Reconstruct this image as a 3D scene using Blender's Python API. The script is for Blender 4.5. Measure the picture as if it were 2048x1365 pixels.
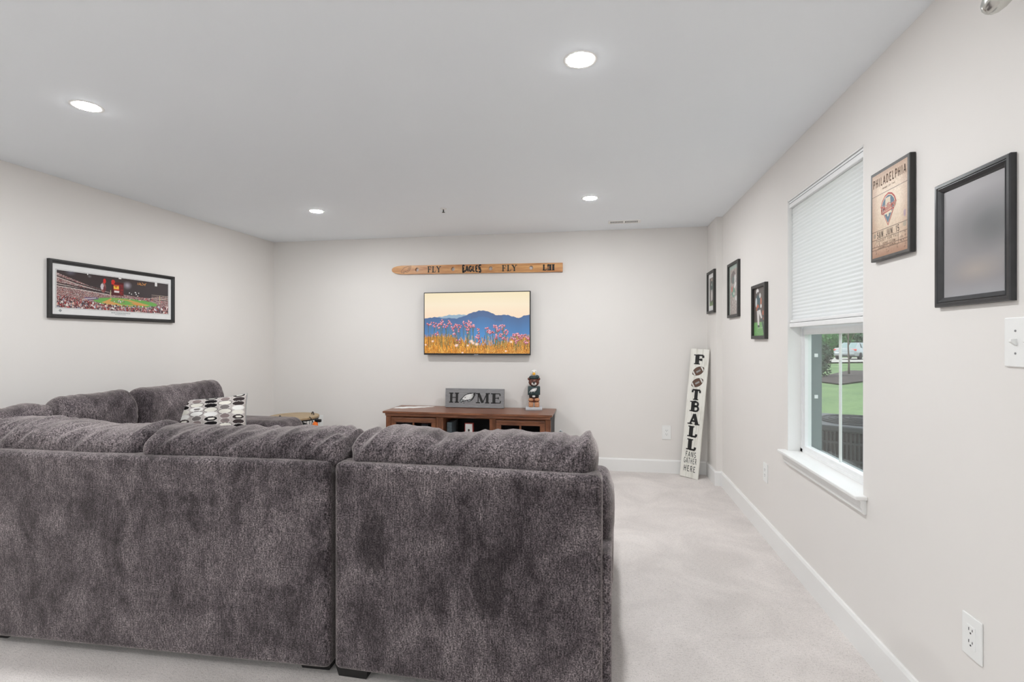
import bpy, bmesh, math, random
import numpy as np
from mathutils import Vector, Matrix, noise
from mathutils.geometry import tessellate_polygon

for o in list(bpy.data.objects):
    bpy.data.objects.remove(o, do_unlink=True)
S = bpy.context.scene
COL = S.collection
PI = math.pi
RND = random.Random(7)

# ------------------------------------------------------------------ camera, world, exposure
TH = math.atan(177.0 / 1015.0)
cam_d = bpy.data.cameras.new('camera')
cam_d.sensor_width = 36.0
cam_d.lens = 1015.0 / 2048.0 * 36.0
cam_d.clip_start = 0.05
cam_d.clip_end = 400
cam = bpy.data.objects.new('camera', cam_d)
COL.objects.link(cam)
cam.location = (0, 0, 1.313)
cam.rotation_euler = (PI / 2, 0, TH)
S.camera = cam

S.view_settings.view_transform = 'Standard'
S.view_settings.look = 'None'
S.view_settings.gamma = 1.0
S.view_settings.use_curve_mapping = False
S.view_settings.exposure = 0.0

world = bpy.data.worlds.new('world')
S.world = world
world.use_nodes = True
wn = world.node_tree
wn.nodes['Background'].inputs[0].default_value = (0.86, 0.93, 1.0, 1)
wn.nodes['Background'].inputs[1].default_value = 1.75

sun_d = bpy.data.lights.new('sun', 'SUN')
sun_d.energy = 3.2
sun_d.angle = 0.03
sun_d.color = (1.0, 0.96, 0.88)
sun = bpy.data.objects.new('sun', sun_d)
COL.objects.link(sun)
sun.location = (-10, 10, 20)
sun.rotation_euler = Vector((0.55, -0.25, -0.8)).to_track_quat('-Z', 'Y').to_euler()

LAMP = 655.0        # radiance of the recessed lamp lenses

# ------------------------------------------------------------------ node materials
def lin(c):
    return tuple((x / 12.92 if x <= 0.04045 else ((x + 0.055) / 1.055) ** 2.4) for x in c)

def s8(r, g, b):
    return lin((r / 255., g / 255., b / 255.))

class NT:
    def __init__(self, name):
        self.m = bpy.data.materials.new(name)
        self.m.use_nodes = True
        self.t = self.m.node_tree
        self.b = self.t.nodes['Principled BSDF']
        self.out = self.t.nodes['Material Output']
    def n(self, kind, **kw):
        x = self.t.nodes.new(kind)
        for k, v in kw.items():
            setattr(x, k, v)
        return x
    def l(self, a, b):
        self.t.links.new(a, b)
    def coord(self, scale=(1, 1, 1), out='Object'):
        tc = self.n('ShaderNodeTexCoord')
        mp = self.n('ShaderNodeMapping')
        mp.inputs['Scale'].default_value = scale
        self.l(tc.outputs[out], mp.inputs[0])
        return mp.outputs[0]
    def noise(self, vec, scale, detail=3, rough=0.55, dist=0.0):
        x = self.n('ShaderNodeTexNoise')
        x.inputs['Scale'].default_value = scale
        x.inputs['Detail'].default_value = detail
        x.inputs['Roughness'].default_value = rough
        x.inputs['Distortion'].default_value = dist
        self.l(vec, x.inputs['Vector'])
        return x.outputs['Fac']
    def ramp(self, fac, stops):
        r = self.n('ShaderNodeValToRGB')
        el = r.color_ramp.elements
        while len(el) < len(stops):
            el.new(0.5)
        for e, (p, c) in zip(el, stops):
            e.position = p
            e.color = tuple(c[:3]) + (1,)
        self.l(fac, r.inputs[0])
        return r.outputs[0]
    def mix(self, a, b, fac, mode='MIX'):
        x = self.n('ShaderNodeMix', data_type='RGBA', blend_type=mode)
        for sock, v in ((x.inputs[6], a), (x.inputs[7], b), (x.inputs[0], fac)):
            if hasattr(v, 'links'):
                self.l(v, sock)
            elif isinstance(v, (int, float)):
                sock.default_value = v
            else:
                sock.default_value = tuple(v[:3]) + (1,)
        return x.outputs[2]
    def math(self, a, b, op):
        x = self.n('ShaderNodeMath', operation=op)
        for sock, v in ((x.inputs[0], a), (x.inputs[1], b)):
            if hasattr(v, 'links'):
                self.l(v, sock)
            else:
                sock.default_value = v
        return x.outputs[0]
    def bump(self, h, strength=0.3, dist=0.002):
        x = self.n('ShaderNodeBump')
        x.inputs['Strength'].default_value = strength
        x.inputs['Distance'].default_value = dist
        self.l(h, x.inputs['Height'])
        self.l(x.outputs[0], self.b.inputs['Normal'])

def simple(name, col, rough=0.5, var=0.08, scale=30, bump=0.0, metal=0.0, spec=0.5):
    k = NT(name)
    v = k.coord()
    f = k.noise(v, scale)
    k.l(k.ramp(f, [(0.3, [c * (1 - var) for c in col]), (0.7, [min(1, c * (1 + var)) for c in col])]), k.b.inputs['Base Color'])
    k.b.inputs['Roughness'].default_value = rough
    k.b.inputs['Metallic'].default_value = metal
    k.b.inputs['Specular IOR Level'].default_value = spec
    if bump:
        k.bump(k.noise(v, scale * 4), bump, 0.002)
    return k.m

def wood(name, dark, light, scale=(1, 12, 12), rough=0.4, nscale=4.0, contrast=(0.3, 0.72)):
    k = NT(name)
    v = k.coord(scale)
    f = k.noise(v, nscale, 6, 0.6, 0.6)
    f2 = k.noise(v, nscale * 6, 3, 0.6, 0.2)
    ff = k.math(k.math(f, 0.75, 'MULTIPLY'), k.math(f2, 0.25, 'MULTIPLY'), 'ADD')
    k.l(k.ramp(ff, [(contrast[0], dark), (contrast[1], light)]), k.b.inputs['Base Color'])
    k.b.inputs['Roughness'].default_value = rough
    k.bump(ff, 0.15, 0.001)
    return k.m

def fabric(name, dark, mid, light, patches=()):
    k = NT(name)
    v = k.coord()
    big = k.noise(v, 3.2, 4, 0.6, 0.8)
    med = k.noise(k.coord((9, 9, 4)), 1.6, 4, 0.65, 0.5)
    streak = k.noise(k.coord((150, 150, 38)), 1.0, 2, 0.7)
    grain = k.noise(v, 190, 2, 0.75)
    nap = k.math(k.math(big, 0.55, 'MULTIPLY'), k.math(med, 0.45, 'MULTIPLY'), 'ADD')
    base = k.ramp(nap, [(0.38, dark), (0.48, mid), (0.62, light)])
    for (cx, cy, cz, rx, ry, rz) in patches:
        mp = k.n('ShaderNodeMapping')
        tc = k.n('ShaderNodeTexCoord')
        mp.inputs['Scale'].default_value = (1 / rx, 1 / ry, 1 / rz)
        mp.inputs['Location'].default_value = (-cx / rx, -cy / ry, -cz / rz)
        k.l(tc.outputs['Object'], mp.inputs[0])
        wob = k.n('ShaderNodeVectorMath', operation='ADD')
        nz = k.n('ShaderNodeTexNoise'); nz.inputs['Scale'].default_value = 2.2; nz.inputs['Detail'].default_value = 3
        k.l(mp.outputs[0], nz.inputs['Vector'])
        k.l(mp.outputs[0], wob.inputs[0]); k.l(nz.outputs['Color'], wob.inputs[1])
        ln = k.n('ShaderNodeVectorMath', operation='LENGTH')
        off = k.n('ShaderNodeVectorMath', operation='SUBTRACT')
        k.l(wob.outputs[0], off.inputs[0]); off.inputs[1].default_value = (0.5, 0.5, 0.5)
        k.l(off.outputs[0], ln.inputs[0])
        fac = k.ramp(ln.outputs['Value'], [(0.80, (0.72, 0.72, 0.72)), (1.0, (0, 0, 0))])
        base = k.mix(base, [c * 0.8 for c in dark], fac)
    g = k.math(k.math(streak, 0.35, 'MULTIPLY'), k.math(grain, 0.65, 'MULTIPLY'), 'ADD')
    gr = k.ramp(g, [(0.38, (0.14, 0.13, 0.135)), (0.5, (0.85, 0.85, 0.85)), (0.62, (2.3, 2.22, 2.18))])
    k.l(k.mix(base, gr, 1.0, 'MULTIPLY'), k.b.inputs['Base Color'])
    k.b.inputs['Roughness'].default_value = 0.9
    k.b.inputs['Specular IOR Level'].default_value = 0.15
    k.b.inputs['Sheen Weight'].default_value = 0.52
    k.b.inputs['Sheen Roughness'].default_value = 0.45
    k.b.inputs['Sheen Tint'].default_value = (0.92, 0.84, 0.80, 1)
    k.bump(g, 0.55, 0.004)
    return k.m

def carpet():
    k = NT('carpet')
    v = k.coord()
    big = k.noise(v, 2.4, 4, 0.6, 0.7)
    fine = k.noise(v, 190, 2, 0.8)
    tuft = k.noise(k.coord((55, 130, 60)), 1.0, 3, 0.7)
    base = k.ramp(big, [(0.35, s8(208, 201, 197)), (0.65, s8(226, 219, 215))])
    f = k.math(k.math(fine, 0.6, 'MULTIPLY'), k.math(tuft, 0.4, 'MULTIPLY'), 'ADD')
    gr = k.ramp(f, [(0.33, (0.62, 0.60, 0.58)), (0.47, (1, 1, 1)), (0.65, (1.12, 1.12, 1.12))])
    k.l(k.mix(base, gr, 1.0, 'MULTIPLY'), k.b.inputs['Base Color'])
    k.b.inputs['Roughness'].default_value = 0.95
    k.b.inputs['Specular IOR Level'].default_value = 0.1
    k.b.inputs['Sheen Weight'].default_value = 0.2
    k.bump(f, 0.5, 0.006)
    return k.m

def paint(name, col, rough=0.6):
    k = NT(name)
    v = k.coord()
    f = k.noise(v, 1.2, 3)
    k.l(k.ramp(f, [(0.3, [c * 0.985 for c in col]), (0.7, [min(1, c * 1.015) for c in col])]), k.b.inputs['Base Color'])
    k.b.inputs['Roughness'].default_value = rough
    k.b.inputs['Specular IOR Level'].default_value = 0.25
    k.bump(k.noise(v, 260, 2), 0.05, 0.0006)
    return k.m

def glass(name, tint=(1, 1, 1), refl=0.10):
    k = NT(name)
    tr = k.n('ShaderNodeBsdfTransparent'); tr.inputs[0].default_value = tuple(tint) + (1,)
    gl = k.n('ShaderNodeBsdfGlossy'); gl.inputs['Roughness'].default_value = 0.02
    fr = k.n('ShaderNodeLayerWeight')
    v = k.coord()
    f = k.math(k.noise(v, 6, 2), 0.02, 'MULTIPLY')
    fac = k.math(k.math(k.math(fr.outputs['Facing'], 5.0, 'POWER'), 0.9, 'MULTIPLY'), f, 'ADD')
    fac = k.math(fac, refl, 'ADD')
    fac = k.math(fac, 0.85, 'MINIMUM')
    mx = k.n('ShaderNodeMixShader')
    k.l(fac, mx.inputs[0]); k.l(tr.outputs[0], mx.inputs[1]); k.l(gl.outputs[0], mx.inputs[2])
    k.l(mx.outputs[0], k.out.inputs[0])
    return k.m

def vcol(name, rough=0.5, emit=0.0, spec=0.3):
    k = NT(name)
    a = k.n('ShaderNodeVertexColor', layer_name='paint')
    if emit:
        k.b.inputs['Base Color'].default_value = (0.01, 0.01, 0.01, 1)
        k.l(a.outputs[0], k.b.inputs['Emission Color'])
        k.b.inputs['Emission Strength'].default_value = emit
    else:
        k.l(a.outputs[0], k.b.inputs['Base Color'])
    k.b.inputs['Roughness'].default_value = rough
    k.b.inputs['Specular IOR Level'].default_value = spec
    return k.m

def emitter(name, col, strength):
    k = NT(name)
    k.b.inputs['Base Color'].default_value = (0.9, 0.9, 0.9, 1)
    v = k.coord()
    k.l(k.ramp(k.noise(v, 3), [(0, [c * 0.98 for c in col]), (1, col)]), k.b.inputs['Emission Color'])
    k.b.inputs['Emission Strength'].default_value = strength
    return k.m

def shade_mat():
    k = NT('shade_fabric')
    d = k.n('ShaderNodeBsdfDiffuse'); t = k.n('ShaderNodeBsdfTranslucent')
    f = k.noise(k.coord((4, 60, 200)), 3, 3)
    c = k.ramp(f, [(0.3, (0.93, 0.93, 0.93)), (0.7, (0.96, 0.96, 0.96))])
    k.l(c, d.inputs[0]); k.l(c, t.inputs[0])
    mx = k.n('ShaderNodeMixShader'); mx.inputs[0].default_value = 0.36
    k.l(d.outputs[0], mx.inputs[1]); k.l(t.outputs[0], mx.inputs[2])
    k.l(mx.outputs[0], k.out.inputs[0])
    return k.m

MAT = {}
MAT['wall'] = paint('wall_paint', s8(233, 229, 225))
MAT['ceiling'] = paint('ceiling_paint', s8(246, 250, 254), 0.8)
MAT['trim'] = paint('trim_paint', s8(240, 239, 237), 0.35)
MAT['carpet'] = carpet()
MAT['white_plastic'] = simple('white_plastic', s8(240, 240, 238), 0.3, 0.01)
MAT['slot'] = simple('outlet_slot', (0.03, 0.03, 0.03), 0.6)
MAT['vinyl'] = simple('white_vinyl', s8(240, 240, 240), 0.35, 0.015)
MAT['grey_track'] = simple('grey_track', s8(104, 116, 116), 0.5, 0.06)
MAT['glass'] = glass('window_glass', (0.98, 1.0, 0.99), 0.02)
MAT['cab_glass'] = glass('cabinet_glass', (0.6, 0.62, 0.65), 0.03)
MAT['shade'] = shade_mat()
FD, FM, FL = s8(57, 51, 54), s8(86, 79, 82), s8(116, 108, 110)
MAT['sofa'] = fabric('sofa_chenille', FD, FM, FL)
MAT['sofa_r'] = fabric('sofa_chenille_marked', FD, FM, FL,
                       patches=((0.165, 0.0, 0.545, 0.062, 0.2, 0.135), (0.62, 0.0, 0.43, 0.075, 0.2, 0.14)))
MAT['leg'] = simple('dark_leg', s8(30, 28, 28), 0.5, 0.15)
MAT['black_frame'] = simple('black_frame', s8(38, 37, 37), 0.32, 0.12, 60)
MAT['charcoal_frame'] = simple('charcoal_frame', s8(52, 50, 48), 0.45, 0.12, 60)
MAT['grey_frame'] = simple('worn_dark_frame', s8(50, 50, 52), 0.3, 0.18, 25)
MAT['ticket_edge'] = simple('grey_edge', s8(80, 78, 76), 0.4, 0.15, 40)
MAT['black'] = simple('black_paint', s8(28, 27, 27), 0.5, 0.1)
MAT['stencil'] = simple('stencil_paint', s8(52, 58, 55), 0.6, 0.2, 50)
MAT['black_metal'] = simple('black_metal', s8(26, 26, 28), 0.4, 0.1, metal=0.3)
MAT['tv_black'] = simple('tv_bezel', s8(30, 30, 32), 0.3, 0.06)
MAT['silver'] = simple('silver_trim', s8(150, 150, 152), 0.3, 0.05, metal=0.6)
MAT['chrome'] = simple('brushed_chrome', s8(205, 205, 200), 0.22, 0.04, metal=1.0)
MAT['walnut'] = wood('walnut', s8(78, 46, 34), s8(158, 104, 74), (1.2, 14, 14), 0.3)
MAT['walnut_v'] = wood('walnut_upright', s8(78, 46, 34), s8(158, 104, 74), (14, 14, 1.2), 0.3)
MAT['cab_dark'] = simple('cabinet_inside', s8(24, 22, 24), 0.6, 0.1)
MAT['ski_wood'] = wood('ski_wood', s8(178, 112, 60), s8(230, 176, 116), (1.0, 8, 14), 0.35, 2.2, (0.35, 0.62))
MAT['tray_wood'] = wood('tray_wood', s8(140, 118, 90), s8(188, 164, 128), (1.2, 12, 12), 0.5)
MAT['white_plank'] = wood('whitewashed_plank', s8(206, 202, 190), s8(236, 234, 226), (9, 9, 1.0), 0.6, 3.0, (0.3, 0.5))
MAT['plank_back'] = simple('plank_batten', s8(120, 108, 92), 0.7, 0.15)
MAT['grey_board'] = wood('grey_board', s8(124, 124, 126), s8(158, 157, 158), (3, 20, 20), 0.6)
MAT['logo_white'] = simple('logo_white', s8(236, 236, 234), 0.5, 0.03)
MAT['logo_grey'] = simple('logo_grey', s8(150, 155, 155), 0.5, 0.06)
MAT['team_green'] = simple('dark_green_paint', s8(44, 62, 64), 0.4, 0.12)
MAT['mat_white'] = simple('mat_board', s8(232, 231, 230), 0.7, 0.02)
MAT['print'] = vcol('printed_paper', 0.35)
MAT['print_gloss'] = vcol('printed_paper_behind_glass', 0.12, 0, 0.5)
MAT['print_cloth'] = vcol('printed_cloth', 0.9, 0, 0.1)
MAT['screen'] = vcol('screen_picture', 0.25, 1.0)
MAT['red_ink'] = simple('red_ink', s8(186, 84, 80), 0.5, 0.1)
MAT['blue_ink'] = simple('blue_ink', s8(98, 122, 140), 0.5, 0.1)
MAT['cream_ink'] = simple('cream_ink', s8(226, 212, 188), 0.5, 0.05)
MAT['brown_ink'] = simple('brown_ink', s8(104, 80, 66), 0.6, 0.15)
MAT['dark_ink'] = simple('dark_ink', s8(72, 58, 52), 0.6, 0.15)
MAT['ball_brown'] = simple('ball_brown', s8(96, 70, 56), 0.5, 0.12, 40)
MAT['ball_stripe'] = simple('ball_stripe', s8(222, 220, 214), 0.5, 0.05)
MAT['ball_lace'] = simple('ball_lace', s8(150, 150, 148), 0.5, 0.15, 60)
MAT['orange'] = simple('orange_cloth', s8(240, 118, 40), 0.7, 0.08)
MAT['grey_cloth'] = simple('grey_cloth', s8(92, 102, 108), 0.9, 0.15, 60)
MAT['resin_brown'] = simple('resin_brown', s8(104, 58, 44), 0.45, 0.2, 60)
MAT['resin_tan'] = simple('resin_tan', s8(196, 140, 104), 0.5, 0.15, 60)
MAT['resin_white'] = simple('resin_white', s8(226, 224, 220), 0.5, 0.04, 60)
MAT['resin_yellow'] = simple('resin_yellow', s8(226, 168, 50), 0.4, 0.1, 60)
MAT['resin_grey'] = simple('resin_grey', s8(196, 198, 202), 0.5, 0.06, 60)
MAT['lens'] = emitter('lamp_lens', (0.965, 0.985, 1.0), LAMP)
MAT['lamp_trim'] = simple('lamp_trim', s8(245, 245, 243), 0.4, 0.01)
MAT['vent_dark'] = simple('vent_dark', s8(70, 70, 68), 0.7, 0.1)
MAT['grass'] = None
k = NT('lawn_grass')
v_ = k.coord()
f_ = k.math(k.math(k.noise(v_, 0.35, 4, 0.6), 0.6, 'MULTIPLY'), k.math(k.noise(v_, 9, 3, 0.7), 0.4, 'MULTIPLY'), 'ADD')
k.l(k.ramp(f_, [(0.35, s8(66, 96, 56)), (0.65, s8(108, 134, 84))]), k.b.inputs['Base Color'])
k.b.inputs['Roughness'].default_value = 0.9
k.bump(k.noise(v_, 30, 3), 0.6, 0.03)
MAT['grass'] = k.m
MAT['mulch'] = simple('mulch', s8(52, 44, 42), 0.95, 0.3, 6, 0.5)
MAT['asphalt'] = simple('pale_road', s8(160, 158, 154), 0.9, 0.06, 3)
MAT['leaf'] = simple('leaf_green', s8(62, 112, 56), 0.7, 0.35, 2.5)
MAT['leaf_dark'] = simple('leaf_dark', s8(46, 78, 52), 0.7, 0.3, 4)
MAT['bark'] = simple('bark', s8(104, 92, 84), 0.9, 0.25, 12)
MAT['car_paint'] = simple('car_paint', s8(170, 176, 178), 0.25, 0.02, metal=0.4)
MAT['car_glass'] = simple('car_glass', s8(120, 140, 140), 0.1, 0.1)
MAT['tail_light'] = simple('tail_light', s8(214, 74, 66), 0.3, 0.1)
MAT['tyre'] = simple('tyre', s8(34, 34, 36), 0.8, 0.1)
MAT['unit_metal'] = simple('unit_metal', s8(58, 62, 66), 0.5, 0.1, 20)
MAT['unit_dark'] = simple('unit_dark', s8(40, 43, 46), 0.6, 0.1, 20)

# ------------------------------------------------------------------ object helpers
def link(name, me, parent=None, mat=None):
    o = bpy.data.objects.new(name, me)
    COL.objects.link(o)
    if parent is not None:
        o.parent = parent
    if mat is not None and me is not None and len(me.materials) == 0:
        me.materials.append(MAT[mat] if isinstance(mat, str) else mat)
    return o

def tag(o, label=None, cat=None, group=None, kind=None):
    if label: o['label'] = label
    if cat: o['category'] = cat
    if group: o['group'] = group
    if kind: o['kind'] = kind
    return o

def thing(name, label, cat, loc=(0, 0, 0), rotz=0.0, group=None, kind=None):
    o = bpy.data.objects.new(name, None)
    o.empty_display_size = 0.1
    COL.objects.link(o)
    o.location = loc
    o.rotation_euler = (0, 0, rotz)
    return tag(o, label, cat, group, kind)

def copy_tree(o, parent=None):
    c = o.copy()
    COL.objects.link(c)
    c.parent = parent
    for ch in list(o.children):
        copy_tree(ch, c)
    return c

class MB:
    """collects geometry of ONE part"""
    def __init__(self):
        self.v = []; self.f = []
    def add(self, vs, fs):
        n = len(self.v)
        self.v += [tuple(p) for p in vs]
        self.f += [tuple(i + n for i in f) for f in fs]
        return self
    def box(self, x0, x1, y0, y1, z0, z1):
        return self.add([(x0, y0, z0), (x1, y0, z0), (x1, y1, z0), (x0, y1, z0), (x0, y0, z1), (x1, y0, z1), (x1, y1, z1), (x0, y1, z1)],
                        [(3, 2, 1, 0), (4, 5, 6, 7), (0, 1, 5, 4), (1, 2, 6, 5), (2, 3, 7, 6), (3, 0, 4, 7)])
    def rbox(self, x0, x1, y0, y1, z0, z1, r, seg=3):
        bm = bmesh.new()
        bmesh.ops.create_cube(bm, size=1.0)
        for w in bm.verts:
            w.co = Vector((x0 if w.co.x < 0 else x1, y0 if w.co.y < 0 else y1, z0 if w.co.z < 0 else z1))
        bmesh.ops.bevel(bm, geom=list(bm.edges), offset=r, segments=seg, profile=0.5, affect='EDGES', clamp_overlap=True)
        return self.bm(bm)
    def bm(self, bm, M=None):
        bm.verts.index_update()
        vs = [(M @ w.co if M else w.co.copy()) for w in bm.verts]
        fs = [[w.index for w in f.verts] for f in bm.faces]
        bm.free()
        return self.add(vs, fs)
    def tube(self, pts, r, seg=8, cyc=False):
        pts = [Vector(p) for p in pts]
        n = len(pts)
        rings = []
        up = Vector((0.123, 0.31, 0.94))
        for i, p in enumerate(pts):
            a = pts[(i - 1) % n] if (cyc or i > 0) else p
            b = pts[(i + 1) % n] if (cyc or i < n - 1) else p
            t = (b - a).normalized()
            s = t.cross(up)
            if s.length < 1e-3: s = t.cross(Vector((1, 0, 0)))
            s.normalize(); q = s.cross(t)
            rr = r[i] if isinstance(r, (list, tuple)) else r
            rings.append([p + s * (rr * math.cos(2 * PI * k / seg)) + q * (rr * math.sin(2 * PI * k / seg)) for k in range(seg)])
        vs = [w for ring in rings for w in ring]
        fs = []
        for i in range(n if cyc else n - 1):
            for k in range(seg):
                a = i * seg + k; b = i * seg + (k + 1) % seg
                j = ((i + 1) % n) * seg
                fs.append((a, b, j + (k + 1) % seg, j + k))
        if not cyc:
            fs.append(tuple(range(seg))[::-1]); fs.append(tuple(range((n - 1) * seg, n * seg)))
        return self.add(vs, fs)
    def lathe(self, prof, c=(0, 0, 0), seg=24, M=None):
        vs = []; fs = []
        for (r, z) in prof:
            for k in range(seg):
                p = Vector((r * math.cos(2 * PI * k / seg), r * math.sin(2 * PI * k / seg), z))
                if M: p = M @ p
                vs.append(p + Vector(c))
        for i in range(len(prof) - 1):
            for k in range(seg):
                fs.append((i * seg + k, i * seg + (k + 1) % seg, (i + 1) * seg + (k + 1) % seg, (i + 1) * seg + k))
        fs.append(tuple(range(seg))[::-1]); fs.append(tuple(range((len(prof) - 1) * seg, len(prof) * seg)))
        return self.add(vs, fs)
    def ico(self, c, r, sub=2, sq=(1, 1, 1), amp=0.0, freq=2.0, seed=0):
        bm = bmesh.new()
        bmesh.ops.create_icosphere(bm, subdivisions=sub, radius=1.0)
        for w in bm.verts:
            d = 1.0 + (amp * noise.noise(w.co * freq + Vector((seed * 7.1, 3.3, seed))) if amp else 0.0)
            w.co = Vector((c[0] + w.co.x * r * sq[0] * d, c[1] + w.co.y * r * sq[1] * d, c[2] + w.co.z * r * sq[2] * d))
        return self.bm(bm)
    def poly(self, pts, y=0.0, depth=0.0):
        """flat polygon in local XZ, front towards -Y; with depth it is a slab from y-depth to y"""
        P = [Vector((p[0], p[1], 0)) for p in pts]
        tris = tessellate_polygon([P])
        n = len(P)
        area = sum(P[i].x * P[(i + 1) % n].y - P[(i + 1) % n].x * P[i].y for i in range(n))
        vs = [(p.x, y - depth, p.y) for p in P]
        fs = []
        for t in tris:
            a, b, c = (P[i] for i in t)
            ccw = (b - a).cross(c - a).z > 0
            fs.append(tuple(t) if ccw else tuple(t[::-1]))
        if depth:
            vs += [(p.x, y, p.y) for p in P]
            for i in range(n):
                j = (i + 1) % n
                fs.append((i, i + n, j + n, j) if area > 0 else (j, j + n, i + n, i))
            fs += [tuple(i + n for i in f[::-1]) for f in list(fs[:len(tris)])]
        return self.add(vs, fs)
    def build(self, name, mat, parent=None, smooth=False, angle=None, M=None):
        me = bpy.data.meshes.new(name)
        vs = [M @ Vector(p) for p in self.v] if M else self.v
        me.from_pydata([tuple(p) for p in vs], [], self.f)
        me.update()
        if smooth:
            me.shade_smooth()
            if angle:
                me.set_sharp_from_angle(angle=angle)
        return link(name, me, parent, mat)

def top(o, label, cat, group=None, kind=None):
    return tag(o, label, cat, group, kind)

# ------------------------------------------------------------------ lettering built from strokes
def arc(cx, cz, rx, rz, a0, a1, n=10):
    return [(cx + rx * math.cos(math.radians(a0 + (a1 - a0) * i / n)), cz + rz * math.sin(math.radians(a0 + (a1 - a0) * i / n))) for i in range(n + 1)]
B0, B1 = 0.05, 0.95
GL = {
 'A': (.86, [('t', [(.10, 0), (.43, .98)]), ('T', [(.43, .98), (.76, 0)]), ('t', [(.21, .32), (.65, .32)])], [(.10, 0), (.76, 0)]),
 'B': (.76, [('T', [(.20, 0), (.20, 1)]), ('t', [(.20, B1), (.42, B1)] + arc(.42, .74, .20, .21, 90, -90) + [(.20, .53)]),
             ('t', [(.20, .53), (.45, .53)] + arc(.45, .29, .22, .24, 90, -90) + [(.20, B0)])], [(.16, 0), (.16, 1)]),
 'C': (.74, [('T', arc(.42, .5, .32, .45, 50, 310, 16))], []),
 'D': (.80, [('T', [(.20, 0), (.20, 1)]), ('t', [(.20, B1), (.38, B1)] + arc(.38, .5, .32, .45, 90, -90, 14) + [(.20, B0)])], [(.16, 0), (.16, 1)]),
 'E': (.74, [('T', [(.20, 0), (.20, 1)]), ('t', [(.20, B1), (.64, B1)]), ('t', [(.20, .52), (.52, .52)]), ('t', [(.20, B0), (.68, B0)]),
             ('x', [(.63, B1), (.65, .74)]), ('x', [(.52, .62), (.52, .42)]), ('x', [(.66, B0), (.69, .26)])], [(.16, 0), (.16, 1)]),
 'F': (.70, [('T', [(.20, 0), (.20, 1)]), ('t', [(.20, B1), (.64, B1)]), ('t', [(.20, .50), (.50, .50)]),
             ('x', [(.63, B1), (.65, .70)]), ('x', [(.50, .62), (.50, .38)])], [(.20, 0), (.16, 1)]),
 'G': (.80, [('T', arc(.43, .5, .33, .45, 50, 345, 16)), ('t', [(.45, .42), (.78, .42)])], []),
 'H': (.88, [('T', [(.20, 0), (.20, 1)]), ('T', [(.68, 0), (.68, 1)]), ('t', [(.20, .52), (.68, .52)])], [(.20, 0), (.20, 1), (.68, 0), (.68, 1)]),
 'I': (.42, [('T', [(.21, 0), (.21, 1)])], [(.21, 0), (.21, 1)]),
 'J': (.56, [('T', [(.40, 1), (.40, .28)] + arc(.23, .26, .17, .21, 0, -150, 8))], [(.40, 1)]),
 'L': (.68, [('T', [(.20, 0), (.20, 1)]), ('t', [(.20, B0), (.62, B0)]), ('x', [(.60, B0), (.64, .30)])], [(.20, 1), (.16, 0)]),
 'M': (1.06, [('t', [(.16, 0), (.16, .98)]), ('T', [(.18, .98), (.52, .04)]), ('t', [(.52, .04), (.86, .98)]), ('T', [(.88, .98), (.88, 0)])], [(.15, 0), (.88, 0), (.12, 1), (.92, 1)]),
 'N': (.86, [('t', [(.16, 0), (.16, 1)]), ('T', [(.18, .97), (.68, .03)]), ('t', [(.70, 0), (.70, 1)])], [(.16, 0), (.12, 1), (.70, 1)]),
 'O': (.84, [('T', arc(.42, .5, .33, .45, 0, 360, 22))], []),
 'P': (.72, [('T', [(.20, 0), (.20, 1)]), ('t', [(.20, B1), (.42, B1)] + arc(.42, .71, .22, .24, 90, -90) + [(.20, .47)])], [(.20, 0), (.16, 1)]),
 'R': (.80, [('T', [(.20, 0), (.20, 1)]), ('t', [(.20, B1), (.42, B1)] + arc(.42, .72, .21, .23, 90, -90) + [(.20, .49)]), ('T', [(.42, .49), (.70, 0)])], [(.20, 0), (.16, 1)]),
 'S': (.70, [('T', arc(.36, .72, .24, .22, 35, 250, 10) + arc(.35, .27, .26, .22, 80, -145, 10))], []),
 'T': (.80, [('T', [(.40, 0), (.40, 1)]), ('t', [(.06, B1), (.74, B1)]), ('x', [(.07, B1), (.05, .70)]), ('x', [(.73, B1), (.75, .70)])], [(.40, 0)]),
 'U': (.84, [('T', [(.18, 1), (.18, .33)] + arc(.42, .33, .24, .28, 180, 360, 10) + [(.66, 1)])], [(.18, 1), (.66, 1)]),
 'W': (1.1, [('T', [(.08, 1), (.32, 0)]), ('t', [(.32, 0), (.55, .95)]), ('T', [(.55, .95), (.78, 0)]), ('t', [(.78, 0), (1.0, 1)])], []),
 'Y': (.80, [('T', [(.10, 1), (.41, .48)]), ('t', [(.70, 1), (.41, .48)]), ('T', [(.41, .50), (.41, 0)])], [(.41, 0), (.10, 1), (.70, 1)]),
 '1': (.50, [('T', [(.12, .80), (.28, .97), (.28, 0)])], []),
 '5': (.70, [('T', [(.58, B1), (.20, B1), (.17, .55)] + arc(.33, .32, .24, .27, 110, -150, 12))], []),
 '.': (.30, [('T', [(.12, .0), (.12, .12)])], []),
 ' ': (.45, [], []),
 'h': (.62, [('T', [(.14, 0), (.14, 1.05)]), ('T', [(.14, .40)] + arc(.32, .42, .18, .20, 170, 0, 8) + [(.50, 0)])], []),
 'i': (.30, [('T', [(.14, 0), (.14, .60)]), ('T', [(.14, .76), (.14, .90)])], []),
 'l': (.30, [('T', [(.14, 0), (.14, 1.05)])], []),
 'e': (.60, [('T', [(.10, .33), (.50, .33)] + arc(.30, .32, .20, .27, 0, 310, 14))], []),
 's': (.52, [('T', arc(.27, .46, .16, .14, 35, 250, 8) + arc(.27, .17, .17, .14, 80, -145, 8))], []),
}

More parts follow.
